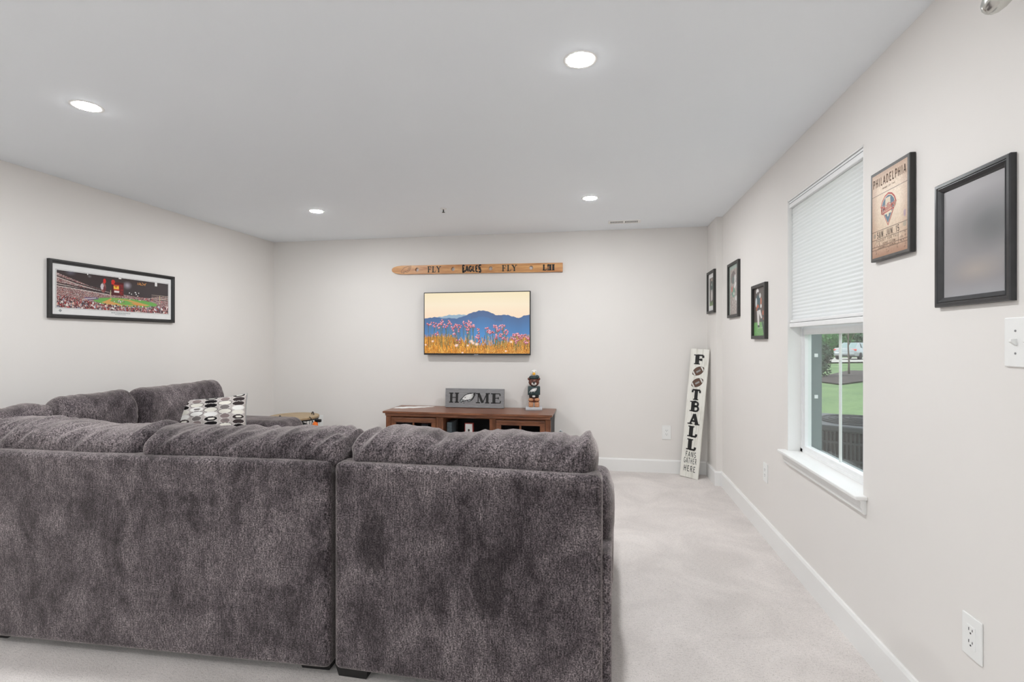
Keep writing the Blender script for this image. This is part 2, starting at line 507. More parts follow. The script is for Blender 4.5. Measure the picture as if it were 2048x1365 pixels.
def stroke(mb, pts, hw, y, depth, fn):
    n = len(pts)
    L = []; R = []
    for i in range(n):
        p = Vector(pts[i])
        d1 = (Vector(pts[i]) - Vector(pts[i - 1])).normalized() if i > 0 else None
        d2 = (Vector(pts[i + 1]) - Vector(pts[i])).normalized() if i < n - 1 else None
        d = (d1 + d2) if (d1 and d2) else (d1 or d2)
        if d.length < 1e-4: d = d2
        d = d.normalized()
        k = 1.0
        if d1 and d2:
            k = min(1.6, 1.0 / max(0.4, d.dot(d2)))
        nn = Vector((-d.y, d.x)) * hw * k
        L.append(fn(*(p + nn))); R.append(fn(*(p - nn)))
    vs = [(a[0], y - depth, a[1]) for a in L] + [(a[0], y - depth, a[1]) for a in R]
    fs = [(i, n + i, n + i + 1, i + 1) for i in range(n - 1)]
    if depth > 0.0008:
        vs += [(a[0], y, a[1]) for a in L] + [(a[0], y, a[1]) for a in R]
        for i in range(n - 1):
            fs.append((i, i + 1, 2 * n + i + 1, 2 * n + i))
            fs.append((n + i, 3 * n + i, 3 * n + i + 1, n + i + 1))
        fs.append((0, 2 * n, 3 * n, n)); fs.append((n - 1, 2 * n - 1, 4 * n - 1, 3 * n - 1))
    mb.add(vs, fs)

def lettering(mb, text, x, z, h, T=0.2, t=0.1, serif=0.34, width=1.0, y=0.0, depth=0.0006, gap=0.06, centre=True, warp=None, fit=None):
    tot = sum(GL[c][0] + gap for c in text) - gap
    if fit: width = fit / (tot * h)
    cx = x - tot * h * width / 2 if centre else x
    for c in text:
        w, strokes, ser = GL[c]
        def fn(a, b, cx=cx):
            X, Z = cx + a * h * width, z + b * h
            return warp(X, Z) if warp else (X, Z)
        for kd, pts in strokes:
            if kd == 'x':
                if not serif: continue
                hw = t * 0.5
            else:
                hw = (T if kd == 'T' else t) * 0.5
            stroke(mb, pts, hw, y, depth, fn)
        if serif:
            for (sx, sz) in ser:
                zz = B0 if sz == 0 else B1
                stroke(mb, [(sx - serif / 2, zz), (sx + serif / 2, zz)], 0.05, y, depth, fn)
        cx += (w + gap) * h * width

# eagle head emblem, unit width, baseline 0
def EZ(pts):
    return [((x - 600) / 470.0, (605 - y) / 470.0) for x, y in pts]
EAGLE_OUT = EZ([(640, 582), (608, 560), (598, 525), (612, 487), (640, 462), (680, 418), (730, 368), (780, 335), (850, 310), (930, 288), (940, 296), (1068, 278), (1046, 322), (1062, 352),
                (1030, 385), (1036, 402), (1008, 432), (1012, 447), (983, 475), (975, 492), (940, 515), (900, 545), (836, 554), (826, 520), (790, 506), (775, 540), (745, 575), (720, 607),
                (703, 580), (722, 546), (700, 540), (668, 550), (656, 578)])
EAGLE_WHITE = EZ([(662, 472), (702, 425), (752, 377), (802, 347), (882, 327), (1008, 310), (992, 336), (905, 352), (1014, 356), (985, 376), (900, 385), (1000, 390), (962, 411), (885, 410), (985, 425),
                  (945, 446), (860, 436), (958, 462), (920, 476), (850, 462), (926, 492), (886, 480), (850, 490), (800, 490), (772, 505), (738, 495), (700, 482)])
EAGLE_BEAK = EZ([(616, 532), (626, 502), (652, 482), (702, 492), (742, 506), (760, 520), (735, 526), (690, 516), (655, 537), (644, 568), (622, 552)])
EAGLE_JAW = EZ([(720, 590), (713, 577), (737, 542), (765, 522), (768, 540), (740, 570)])
EAGLE_NECK = EZ([(846, 540), (838, 512), (880, 498), (930, 505), (896, 532)])
EAGLE_EYE = EZ([(728, 446), (768, 404), (778, 414), (750, 446)])

def eagle(parent, x, z, w, y, sx=1.0):
    def tr(P): return [(x + a * w * sx, z + b * w) for a, b in P]
    MB().poly(tr(EAGLE_OUT), y, 0.0).build('emblem_outline', 'black', parent)
    MB().poly(tr(EAGLE_WHITE), y - 0.0006, 0.0).build('emblem_feathers', 'logo_white', parent)
    m = MB().poly(tr(EAGLE_BEAK), y - 0.0006).poly(tr(EAGLE_JAW), y - 0.0006).poly(tr(EAGLE_NECK), y - 0.0006)
    m.build('emblem_beak', 'logo_grey', parent)
    MB().poly(tr(EAGLE_EYE), y - 0.0012).build('emblem_eye', 'black', parent)

# ------------------------------------------------------------------ flat prints painted point by point
class Paint:
    def __init__(self, w, h, nx, ny, col):
        self.w, self.h, self.nx, self.ny = w, h, nx, ny
        self.U, self.V = np.meshgrid(np.linspace(0, 1, nx), np.linspace(0, 1, ny))
        self.c = np.empty((ny, nx, 3)); self.c[:] = np.array(col) / 255.0
        self.rng = np.random.RandomState(11)
    def put(self, mask, col, a=1.0):
        m = np.clip(mask.astype(float), 0, 1)[..., None] * a
        self.c = self.c * (1 - m) + (np.array(col) / 255.0) * m
        return self
    def ell(self, cx, cy, rx, ry, col, rot=0.0, a=1.0, soft=0.0, ring=None):
        asp = self.w / self.h
        dx = (self.U - cx) * asp; dy = self.V - cy
        c, s = math.cos(rot), math.sin(rot)
        p = (dx * c + dy * s) / (rx * asp); q = (-dx * s + dy * c) / ry
        d = np.sqrt(p * p + q * q)
        m = np.clip((1 - d) / soft, 0, 1) if soft else (d < 1)
        if ring: m = m & (d > ring)
        return self.put(m, col, a)
    def rect(self, u0, u1, v0, v1, col, a=1.0):
        return self.put((self.U >= u0) & (self.U <= u1) & (self.V >= v0) & (self.V <= v1), col, a)
    def polyg(self, pts, col, a=1.0):
        ins = np.zeros(self.U.shape, bool)
        n = len(pts)
        for i in range(n):
            x0, y0 = pts[i]; x1, y1 = pts[(i + 1) % n]
            cond = (y0 > self.V) != (y1 > self.V)
            xi = (x1 - x0) * (self.V - y0) / ((y1 - y0) if y1 != y0 else 1e-9) + x0
            ins ^= cond & (self.U < xi)
        return self.put(ins, col, a)
    def line(self, x0, y0, x1, y1, wd, col, a=1.0):
        asp = self.w / self.h
        ax, ay, bx, by = x0 * asp, y0, x1 * asp, y1
        px, py = self.U * asp, self.V
        L2 = (bx - ax) ** 2 + (by - ay) ** 2 + 1e-12
        t = np.clip(((px - ax) * (bx - ax) + (py - ay) * (by - ay)) / L2, 0, 1)
        d = np.hypot(px - ax - t * (bx - ax), py - ay - t * (by - ay))
        return self.put(d < wd, col, a)
    def speckle(self, mask, cols, p=1.0, block=1):
        ny, nx = self.U.shape
        idx = self.rng.randint(0, len(cols), (ny // block + 1, nx // block + 1)).repeat(block, 0).repeat(block, 1)[:ny, :nx]
        pal = np.array(cols) / 255.0
        m = (mask & (self.rng.rand(ny, nx) < p))[..., None]
        self.c = np.where(m, pal[idx], self.c)
        return self
    def build(self, name, parent, mat, x, y, z):
        """lower left corner at (x, z), facing -Y"""
        ny, nx = self.U.shape
        co = np.zeros((ny, nx, 3), np.float32)
        co[..., 0] = x + self.U * self.w; co[..., 1] = y; co[..., 2] = z + self.V * self.h
        return grid_mesh(name, co, self.c, parent, mat)

def grid_mesh(name, co, col, parent, mat, smooth=False):
    ny, nx = co.shape[:2]
    me = bpy.data.meshes.new(name)
    i = np.arange(ny * nx).reshape(ny, nx)
    F = np.stack([i[:-1, :-1], i[:-1, 1:], i[1:, 1:], i[1:, :-1]], -1).reshape(-1, 4)
    me.vertices.add(ny * nx)
    me.vertices.foreach_set('co', co.reshape(-1).astype(np.float32))
    me.loops.add(F.size)
    me.loops.foreach_set('vertex_index', F.reshape(-1).astype(np.int32))
    me.polygons.add(len(F))
    me.polygons.foreach_set('loop_start', (np.arange(len(F)) * 4).astype(np.int32))
    me.update(calc_edges=True)
    me.validate()
    if col is not None:
        c = np.clip(col, 0, 1)
        c = np.where(c <= 0.04045, c / 12.92, ((c + 0.055) / 1.055) ** 2.4)
        at = me.color_attributes.new('paint', 'FLOAT_COLOR', 'POINT')
        at.data.foreach_set('color', np.concatenate([c, np.ones(c.shape[:2] + (1,))], -1).reshape(-1).astype(np.float32))
    if smooth: me.shade_smooth()
    return link(name, me, parent, mat)

def frame_mesh(w, h, prof):
    """mitred moulding: prof = list of (inset from outer edge, y) points, outer rectangle w x h centred on the origin"""
    m = MB()
    vs = []; n = len(prof)
    for (ix, y) in prof:
        a, b = w / 2 - ix, h / 2 - ix
        vs += [(-a, y, -b), (a, y, -b), (a, y, b), (-a, y, b)]
    fs = []
    for i in range(n - 1):
        for k in range(4):
            j = (k + 1) % 4
            fs.append((i * 4 + k, i * 4 + j, (i + 1) * 4 + j, (i + 1) * 4 + k))
    return m.add(vs, fs)

# ================================================================== THE SETTING
XL, XR, XRF = -3.675, 1.088, 1.036      # left wall, right wall, its far return
YB, YF, YJ = 5.24, -2.7, 4.862          # back wall, wall behind, jog
H = 2.44
XO = 1.262                              # outer face of the right wall
WY0, WY1, WZ0, WZ1 = 2.353, 3.232, 0.652, 2.139   # window opening

def struct(name, mb, mat, label=None, cat=None):
    o = mb.build(name, mat)
    o['kind'] = 'structure'
    if label: tag(o, label, cat)
    return o

struct('floor', MB().box(XL, XR, YF, YB, -0.1, 0.0), 'carpet', 'pale grey-beige cut pile carpet covering the floor', 'carpet')
struct('ceiling', MB().box(XL - .1, XO, YF - .1, YB + .12, H, H + 0.14), 'ceiling', 'flat white painted ceiling with recessed lights', 'ceiling')
struct('wall_back', MB().box(XL - .1, XO, YB, YB + .12, -0.1, H), 'wall', 'off-white painted wall behind the television', 'wall')
struct('wall_left', MB().box(XL - .1, XL, YF, YB, -0.1, H), 'wall', 'off-white painted wall with the stadium panorama', 'wall')
DX0, DX1, DZ1 = -3.25, 0.35, 2.15  # opening for the added door that lets daylight in
struct('wall_front', MB().box(XL - .1, DX0, YF - .1, YF, -0.1, H).box(DX1, XO, YF - .1, YF, -0.1, H).box(DX0, DX1, YF - .1, YF, DZ1, H).box(DX0, DX1, YF - .1, YF, -.1, 0), 'wall', 'off-white painted wall behind the viewpoint', 'wall')
wr = MB()
wr.box(XR, XO, YF, WY0, -0.1, H).box(XR, XO, WY1, YB, -0.1, H)
wr.box(XR, XO, WY0, WY1, -0.1, WZ0).box(XR, XO, WY0, WY1, WZ1, H)
wr.box(XRF, XR, YJ, YB, -0.1, H)
struct('wall_right', wr, 'wall', 'off-white painted wall with the window and framed prints', 'wall')

BH, BT = 0.130, 0.016
def baseboard(name, pts, label):
    """pts: polyline along the wall foot; the board grows to its left side"""
    m = MB()
    prof = [(0, 0), (BT, 0), (BT, BH - 0.012), (BT - 0.006, BH), (0, BH)]
    n = len(pts)
    offs = []
    for i in range(n):
        p = Vector(pts[i])
        d1 = (p - Vector(pts[i - 1])).normalized() if i else None
        d2 = (Vector(pts[i + 1]) - p).normalized() if i < n - 1 else None
        n1 = Vector((-d1.y, d1.x)) if d1 else None
        n2 = Vector((-d2.y, d2.x)) if d2 else None
        nn = (n1 + n2) if (n1 and n2) else (n1 or n2)
        if n1 and n2: nn = nn / (1 + n1.dot(n2))
        offs.append((p, nn))
    vs = []
    for (p, nn) in offs:
        for (a, z) in prof:
            q = p + nn * a
            vs.append((q.x, q.y, z))
    k = len(prof)
    fs = []
    for i in range(n - 1):
        for j in range(k):
            fs.append((i * k + j, i * k + (j + 1) % k, (i + 1) * k + (j + 1) % k, (i + 1) * k + j))
    fs += [tuple(range(k)), tuple(range((n - 1) * k, n * k))[::-1]]
    m.add(vs, fs)
    return struct(name, m, 'trim', label, 'baseboard')

baseboard('baseboard_right', [(XR, YF), (XR, YJ), (XRF, YJ), (XRF, YB)], 'white baseboard along the window wall with a small jog')
baseboard('baseboard_back', [(XRF - BT, YB), (XL + BT, YB)], 'white baseboard along the television wall')
baseboard('baseboard_left', [(XL, YB), (XL, YF)], 'white baseboard behind the sectional along the left wall')

# unseen glazed door, added behind the viewpoint to let daylight in
pd = thing('added_door_1', 'added unseen white glazed patio door letting daylight in behind the viewpoint', 'door', ((DX0 + DX1) / 2, YF - .05, 0), kind='structure')
hwid = (DX1 - DX0) / 2
MB().box(-hwid, -hwid + .05, -.05, .05, 0, DZ1).box(hwid - .05, hwid, -.05, .05, 0, DZ1).box(-hwid, hwid, -.05, .05, DZ1 - .05, DZ1).box(-hwid, hwid, -.05, .05, 0, .03).build('added_door_frame', 'trim', pd)
for q0, q1, yy in ((-hwid + .05, .04, -.012), (-.04, hwid - .05, .022)):
    dd = MB().box(q0, q0 + .07, yy - .015, yy + .015, .03, DZ1 - .05).box(q1 - .07, q1, yy - .015, yy + .015, .03, DZ1 - .05).box(q0 + .07, q1 - .07, yy - .015, yy + .015, .03, .12).box(q0 + .07, q1 - .07, yy - .015, yy + .015, DZ1 - .12, DZ1 - .05).build('added_door_leaf', 'trim', pd)
    MB().box(q0 + .07, q1 - .07, yy - .003, yy + .003, .12, DZ1 - .12).build('pane', 'glass', dd)

# ---------------------------------------------------------------- window
win = thing('window_1', 'white vinyl single-hung window with one vertical grille bar', 'window', (XR, (WY0 + WY1) / 2, WZ0), kind='structure')
def wpart(mb, name, mat, parent=None):
    return mb.build(name, mat, parent or win, M=Matrix.Translation((-XR, -(WY0 + WY1) / 2, -WZ0)))
GX = 1.190
# jamb lining (reveal) and outer frame
m = MB()
m.box(1.089, 1.156, WY0, WY0 + .006, WZ0 + .016, WZ1).box(1.089, 1.156, WY1 - .006, WY1, WZ0 + .016, WZ1).box(1.089, 1.156, WY0, WY1, WZ1 - .006, WZ1)
wpart(m, 'jamb_lining', 'trim')
FW = 0.034
m = MB()
m.box(1.156, 1.205, WY0, WY0 + FW, WZ0 + .016, WZ1).box(1.156, 1.205, WY1 - FW, WY1, WZ0 + .016, WZ1)
m.box(1.156, 1.205, WY0, WY1, WZ0 + .016, WZ0 + .034).box(1.156, 1.205, WY0, WY1, WZ1 - FW, WZ1)
fr_o = wpart(m, 'frame', 'vinyl')
m = MB()
m.box(1.205, 1.262, WY0 + .012, WY0 + .03, WZ0 + .03, WZ1 - .03).box(1.205, 1.262, WY1 - .03, WY1 - .012, WZ0 + .03, WZ1 - .03)
m.box(1.205, 1.262, WY0 + .012, WY1 - .012, WZ0 + .016, WZ0 + .03)
tr_o = wpart(m, 'side_track', 'grey_track')
for z in (0.98, 1.22):
    wpart(MB().box(1.222, 1.240, WY1 - .034, WY1 - .03, z, z + .02), 'track_clip', 'vinyl', tr_o).location = (0, 0, 0)
# lower sash
sy0, sy1 = WY0 + FW, WY1 - FW
sz0, sz1 = WZ0 + .034, 1.395
m = MB()
m.box(1.162, 1.196, sy0, sy0 + .022, sz0, sz1).box(1.162, 1.196, sy1 - .022, sy1, sz0, sz1)
m.box(1.162, 1.196, sy0 + .022, sy1 - .022, sz0, sz0 + .020).box(1.158, 1.196, sy0 + .022, sy1 - .022, 1.350, sz1)
sash = wpart(m, 'lower_sash', 'vinyl')
def pane(parent, x, y0, y1, z0, z1):
    return wpart(MB().box(x - .002, x + .002, y0, y1, z0, z1), 'pane', 'glass', parent)
mid = (sy0 + sy1) / 2
pane(sash, 1.180, sy0 + .022, sy1 - .022, sz0 + .02, 1.350)
wpart(MB().rbox(1.183, 1.190, mid - .011, mid + .011, sz0 + .02, 1.350, .002, 2), 'grille_bar', 'vinyl', sash)
# upper sash, behind the shade
m = MB()
m.box(1.198, 1.204, sy0, sy0 + .03, 1.36, WZ1 - FW).box(1.198, 1.204, sy1 - .03, sy1, 1.36, WZ1 - FW)
m.box(1.198, 1.204, sy0, sy1, 1.36, 1.40).box(1.198, 1.204, sy0, sy1, WZ1 - FW - .03, WZ1 - FW)
us = wpart(m, 'upper_sash', 'vinyl')
pane(us, 1.201, sy0 + .03, sy1 - .03, 1.40, WZ1 - FW - .03)
for ch in (list(tr_o.children) + list(sash.children) + list(us.children)):
    pass

# window stool and apron
ts = thing('trim_1', 'white window stool board with apron under the window', 'window sill', (XR, 2.79, .59), kind='structure')
T1 = Matrix.Translation((-XR, -2.79, -.59))
MB().box(1.086, 1.1575, WY0 + .001, WY1 - .001, .654, .6675).rbox(1.040, 1.0875, 2.316, 3.262, .652, .6685, .004, 2).build('stool', 'trim', ts, M=T1)
a = MB()
prof = [(1.0885, .590), (1.078, .590), (1.071, .598), (1.071, .612), (1.066, .620), (1.066, .640), (1.060, .652), (1.0885, .652)]
vs = [(x, 2.330, z) for x, z in prof] + [(x, 3.246, z) for x, z in prof]
n = len(prof)
a.add(vs, [tuple(range(n)), tuple(range(n, 2 * n))[::-1]] + [(i, (i + 1) % n, n + (i + 1) % n, n + i) for i in range(n)])
a.build('apron', 'trim', ts, M=T1)

# cellular shade
sh = thing('cellular_shade', 'white pleated cellular shade lowered halfway over the window', 'window shade', (1.115, 2.79, 1.39))
TS = Matrix.Translation((-1.115, -2.79, -1.39))
hr = MB().rbox(1.094, 1.136, WY0 + .008, WY1 - .008, 2.092, 2.131, .003, 2).build('head_rail', 'vinyl', sh, M=TS)
MB().rbox(1.0925, 1.0945, WY0 + .012, WY1 - .012, 2.116, 2.119, .0008, 1).build('rail_groove', 'grey_track', hr, M=TS)
MB().rbox(1.094, 1.136, WY0 + .01, WY1 - .01, 1.392, 1.418, .004, 2).rbox(1.098, 1.132, WY0 + .01, WY1 - .01, 1.420, 1.436, .004, 2).build('bottom_rail', 'vinyl', sh, M=TS)
m = MB()
NP = 33
zz0, zz1 = 1.436, 2.092
vs = []; fs = []
for side in (0, 1):
    base = len(vs)
    for i in range(2 * NP + 1):
        z = zz0 + (zz1 - zz0) * i / (2 * NP)
        off = 0.0 if i % 2 == 0 else 1.0
        x = (1.112 - 0.0035 * off) if side == 0 else (1.120 + 0.0035 * off)
        vs += [(x, WY0 + .012, z), (x, WY1 - .012, z)]
    for i in range(2 * NP):
        fs.append((base + 2 * i, base + 2 * i + 1, base + 2 * i + 3, base + 2 * i + 2))
m.add(vs, fs)
m.build('pleated_fabric', 'shade', sh, M=TS)

# ---------------------------------------------------------------- recessed lights
def ceiling_light(x, y, label):
    t = thing('ceiling_light', label, 'ceiling light', (x, y, H), group='recessed ceiling lights')
    MB().lathe([(0.052, 0.0), (0.052, -0.0006), (0.062, -0.0010), (0.067, -0.0006), (0.068, 0.0)], seg=40).build('trim_ring', 'lamp_trim', t, True, 0.6)
    MB().lathe([(0.0525, -0.0005), (0.0518, -0.0016), (0.040, -0.0026), (0.018, -0.0032)], seg=40).build('lens', 'lens', t)
    return t
LX = (-2.43, -0.08)
ceiling_light(LX[0], 2.05, 'glowing recessed ceiling light near the left wall, closer of the left pair')
ceiling_light(LX[1], 2.05, 'glowing recessed ceiling light largest and nearest, above the sectional right end')
ceiling_light(LX[0], 4.05, 'glowing recessed ceiling light near the back left corner of the ceiling')
ceiling_light(LX[1], 4.05, 'glowing recessed ceiling light beside the ceiling air register')
ceiling_light(LX[0], 0.05, 'added unseen recessed ceiling light level with the viewpoint on the left side')  # lamps from here on are unseen, added to light the room
ceiling_light(LX[0], -1.75, 'added unseen recessed ceiling light behind the viewpoint on the left side')
ceiling_light(LX[1], -1.75, 'added unseen recessed ceiling light behind the viewpoint on the window side')

# air register
t = thing('air_register', 'white ceiling air register with two rows of dark louvre slots', 'vent', (.222, 4.895, H))
m = MB()
for (x0, x1, y0, y1) in ((-.150, .150, -.062, -.040), (-.150, .150, .040, .062), (-.150, -.128, -.04, .04), (.128, .150, -.04, .04), (-.008, .008, -.04, .04)):
    m.box(x0, x1, y0, y1, -.006, 0)
m.build('face_frame', 'lamp_trim', t)
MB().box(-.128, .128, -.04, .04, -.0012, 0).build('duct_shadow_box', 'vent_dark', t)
for g in (0, 1):
    for i in range(9):
        x = (-.128 if g == 0 else .008) + .0075 + i * .0131
        s = MB()
        dx = .003
        s.add([(x, -.04, -.0055), (x + .0052, -.04, -.0055), (x + .0052 + dx, -.04, -.0012), (x + dx, -.04, -.0012),
               (x, .04, -.0055), (x + .0052, .04, -.0055), (x + .0052 + dx, .04, -.0012), (x + dx, .04, -.0012)],
              [(0, 1, 2, 3), (7, 6, 5, 4), (0, 4, 5, 1), (1, 5, 6, 2), (2, 6, 7, 3), (3, 7, 4, 0)])
        s.build('louvre_slat', 'lamp_trim', t)
# fire sprinkler
t = thing('fire_sprinkler', 'tiny pendent fire sprinkler in the middle of the ceiling', 'sprinkler', (-1.316, 4.152, H))
MB().lathe([(.010, 0), (.028, 0), (.026, -.006), (.010, -.008)], seg=20).build('escutcheon', 'lamp_trim', t, True, .6)
MB().tube([(0, 0, -.006), (0, 0, -.03)], .005, 8).lathe([(.004, -.030), (.013, -.031), (.013, -.033), (.002, -.034)], seg=14).build('deflector', 'vent_dark', t)

# chrome spotlight in the top right corner
t = thing('spotlight', 'polished chrome bullet spotlight hanging at the top right edge', 'spotlight', (1.0, 1.488, H))
MB().lathe([(.04, 0), (.04, -.012), (.012, -.02)], seg=24).build('canopy', 'chrome', t, True, .6)
MB().tube([(0, 0, -.012), (0, 0, -.22)], .007, 10).build('stem', 'chrome', t, True, .7)
ax = Vector((0.25, -0.62, 0.62)).normalized()
R = ax.to_track_quat('Z', 'Y').to_matrix().to_4x4()
MB().lathe([(.001, -.046), (.012, -.043), (.022, -.034), (.029, -.018), (.032, 0), (.032, .03), (.029, .07), (.022, .10), (.012, .108)], (0, -.006, -.246), 28, R).build('lamp_head', 'chrome', t, True, .8)

# ---------------------------------------------------------------- outlets and switch
def outlet(loc, rotz, label, w=0.080, h=0.128, style='duplex'):
    t = thing('wall_outlet', label, 'outlet', loc, rotz)
    MB().rbox(-w / 2, w / 2, -.006, 0, -h / 2, h / 2, .0025, 2).build('cover_plate', 'white_plastic', t)
    f = MB().rbox(-.0175, .0175, -.0078, -.005, -.034, .034, .001, 1).build('receptacle', 'white_plastic', t)
    s = MB()
    for zc in (-.018, .018):
        s.box(-.0085, -.006, -.0082, -.007, zc, zc + .009).box(.006, .0085, -.0082, -.007, zc + .001, zc + .008)
        s.lathe([(.0028, -.0002), (.0028, .0004)], (0, -.008, zc - .006), 8, Matrix.Rotation(PI / 2, 4, 'X'))
    s.build('slots', 'slot', f)
    return t
outlet((.647, YB, .402), 0, 'white duplex outlet on the back wall left of the tall leaning sign', .086, .139)
outlet((-3.105, YB, .412), 0, 'white outlet low on the back wall behind the round side table', .086, .139)
outlet((XR, 1.715, .434), -PI / 2, 'large white outlet near the bottom right corner of the window wall', .080, .125)
outlet((XR, 3.628, .434), -PI / 2, 'white outlet on the window wall between window and far corner', .085, .125)
t = thing('light_switch', 'white toggle switch plate at the right edge below the blurred frame', 'light switch', (XR, 1.529, 1.310), -PI / 2)
MB().rbox(-.062, .062, -.006, 0, -.066, .066, .0025, 2).build('cover_plate', 'white_plastic', t)
for x in (-.023, .023):
    MB().add([(x - .005, -.006, -.009), (x + .005, -.006, -.009), (x + .005, -.006, .009), (x - .005, -.006, .009),
              (x - .004, -.020, .001), (x + .004, -.020, .001), (x + .004, -.019, .008), (x - .004, -.019, .008)],
             [(0, 1, 5, 4), (1, 2, 6, 5), (2, 3, 7, 6), (3, 0, 4, 7), (4, 5, 6, 7)]).build('toggle', 'white_plastic', t)
    for zc in (-.030, .030):
        MB().lathe([(.003, 0), (.003, .001)], (x, -.0062, zc), 10, Matrix.Rotation(PI / 2, 4, 'X')).build('screw', 'silver', t)

# ================================================================== SECTIONAL SOFA
def wn(o):
    md = o.modifiers.new('normals', 'WEIGHTED_NORMAL')
    md.keep_sharp = True
    return o

def upholstered(name, parent, x0, x1, y0, y1, z0, z1, r, mat='sofa', seg=5):
    o = MB().rbox(x0, x1, y0, y1, z0, z1, r, seg).build(name, mat, parent, True)
    return wn(o)

def lerp_profile(prof, x):
    if x <= prof[0][0]: return prof[0][1]
    for (a, b), (c, d) in zip(prof, prof[1:]):
        if x <= c:
            t = (x - a) / (c - a); t = t * t * (3 - 2 * t)
            return b + (d - b) * t
    return prof[-1][1]

def bolster(name, parent, c, w, ry, rz, prof=((0, 0), (1, 0)), seed=0, NX=150, NR=64, fold=0.012, slant=1.0, rotz=0.0, tilt=0.0, n=2.35, end=0.16, mat='sofa', bumps=()):
    """soft loose-filled cushion, long axis local X"""
    vs = []; fs = []
    Rz = Matrix.Rotation(rotz, 3, 'Z') @ Matrix.Rotation(tilt, 3, 'X')
    so = Vector((seed * 3.7, seed * 1.9, seed * 5.3))
    for i in range(NX + 1):
        t = -1 + 2 * i / NX
        x = math.copysign(1 - (1 - abs(t)) ** 1.55, t) if abs(t) > 0 else 0.0
        a = end
        e = (abs(x) - (1 - a)) / a
        s = 1.0 if e <= 0 else max(0.0, (1 - e ** 2.4)) ** (1 / 2.4)
        s = max(s, 0.02)
        dz = lerp_profile(prof, (x + 1) / 2)
        for j in range(NR):
            ph = 2 * PI * j / NR
            cy, sz = math.cos(ph), math.sin(ph)
            yy = math.copysign(abs(cy) ** (2 / n), cy); zz = math.copysign(abs(sz) ** (2 / n), sz)
            px, py, pz = x * w / 2, yy * ry * s, zz * rz * s
            q = Vector((px, py, pz))
            lo = noise.noise(q * 5.0 + so)
            d1 = px - slant * pz * 0.9
            rid = noise.noise(Vector((d1 * 15.0, (pz + py) * 4.0, 0)) + so)
            rid2 = noise.noise(Vector((d1 * 34.0, (pz - py) * 8.0, 4.2)) + so)
            endw = 1.0 + 1.2 * max(0.0, abs(x) - 0.7) / 0.3
            d = 0.012 * lo + fold * (0.55 - abs(rid) * 1.6) * endw + fold * 0.35 * rid2
            for (bx, bph, br, bpr, ba) in bumps:
                dd = ((x - bx) / br) ** 2 + (((ph - bph + PI) % (2 * PI) - PI) / bpr) ** 2
                d += ba * math.exp(-dd)
            nn = Vector((0, cy, sz))
            q += nn * d * min(1.0, s * 1.4)
            q.z += dz * max(0.0, sz) * min(1, s * 1.5)
            q = Rz @ q
            vs.append((c[0] + q.x, c[1] + q.y, c[2] + q.z))
    for i in range(NX):
        for j in range(NR):
            fs.append((i * NR + j, (i + 1) * NR + j, (i + 1) * NR + (j + 1) % NR, i * NR + (j + 1) % NR))
    fs.append(tuple(range(NR))); fs.append(tuple(range(NX * NR, (NX + 1) * NR))[::-1])
    return MB().add(vs, fs).build(name, mat, parent, True)

def leg(parent, x, y, w=.085):
    h = .055
    MB().add([(x - w / 2 + .012, y - .03, 0), (x + w / 2 - .012, y - .03, 0), (x + w / 2 - .012, y + .035, 0), (x - w / 2 + .012, y + .035, 0),
              (x - w / 2, y - .04, h), (x + w / 2, y - .04, h), (x + w / 2, y + .045, h), (x - w / 2, y + .045, h)],
             [(3, 2, 1, 0), (4, 5, 6, 7), (0, 1, 5, 4), (1, 2, 6, 5), (2, 3, 7, 6), (3, 0, 4, 7)]).build('leg', 'leg', parent)

PB = 0.036     # height of the panel bottom
# --- right piece, with a chaise seat running towards the television
rp = thing('sectional_sofa_piece', 'dark grey chenille chaise piece of the sectional, nearest right end with free side', 'sofa', (-1.022, 1.820, 0), math.atan2(-.0290, 1.012), 'sectional sofa pieces')
upholstered('back_panel', rp, 0, 1.028, 0, .11, PB, .841, .026, 'sofa_r')
upholstered('side_wing', rp, 0.92, 1.060, .035, .26, PB, .555, .016)
upholstered('seat_base', rp, 0.006, 1.054, .10, 1.36, PB, .30, .025)
upholstered('seat_cushion', rp, 0.01, 1.065, .24, 1.37, .29, .50, .06)
bolster('lower_back_cushion', rp, (.598, .33, .63), .945, .16, .165, seed=9, NX=90, NR=48, fold=.008, end=.12)
bolster('back_cushion', rp, (.515, .182, .868), .990, .140, .080,
        prof=((0, -.030), (.06, -.012), (.14, .004), (.26, .008), (.33, -.002), (.372, -.018), (.42, -.006), (.5, .003), (.7, .004), (.86, .002), (.905, -.010), (.95, .010), (1, .0)),
        seed=1, fold=.010, slant=1.0, end=.115, bumps=((.92, 1.9, .06, .45, .010), (.86, 1.4, .03, .5, -.012), (-.26, 2.0, .05, .7, -.012)))
for (x, y) in ((.068, .055), (.95, .055), (.068, 1.28), (.95, 1.28)):
    leg(rp, x, y, .14)
# --- middle piece, two cushions wide, back to the viewer
mp_ = thing('sectional_sofa_piece', 'dark grey chenille armless loveseat piece of the sectional seen from behind at left', 'sofa', (-1.036, 1.813, 0), math.atan2(.0288, 1.0), 'sectional sofa pieces')
upholstered('back_panel', mp_, -1.735, 0, 0, .11, PB, .841, .026)
upholstered('seat_base', mp_, -1.73, -.006, .10, .74, PB, .30, .025)
for (x0, x1) in ((-1.73, -.87), (-.865, -.006)):
    upholstered('seat_cushion', mp_, x0, x1, .26, .75, .29, .49, .06)
bolster('back_cushion', mp_, (-.418, .180, .855), .905, .140, .080,
        prof=((0, -.018), (.08, -.004), (.2, .003), (.4, .0), (.55, -.003), (.75, .006), (.9, .002), (1, -.014)),
        seed=4, fold=.015, slant=1.2, end=.12, bumps=((.90, 1.75, .05, .25, -.02), (.97, 1.2, .08, .5, .012)))
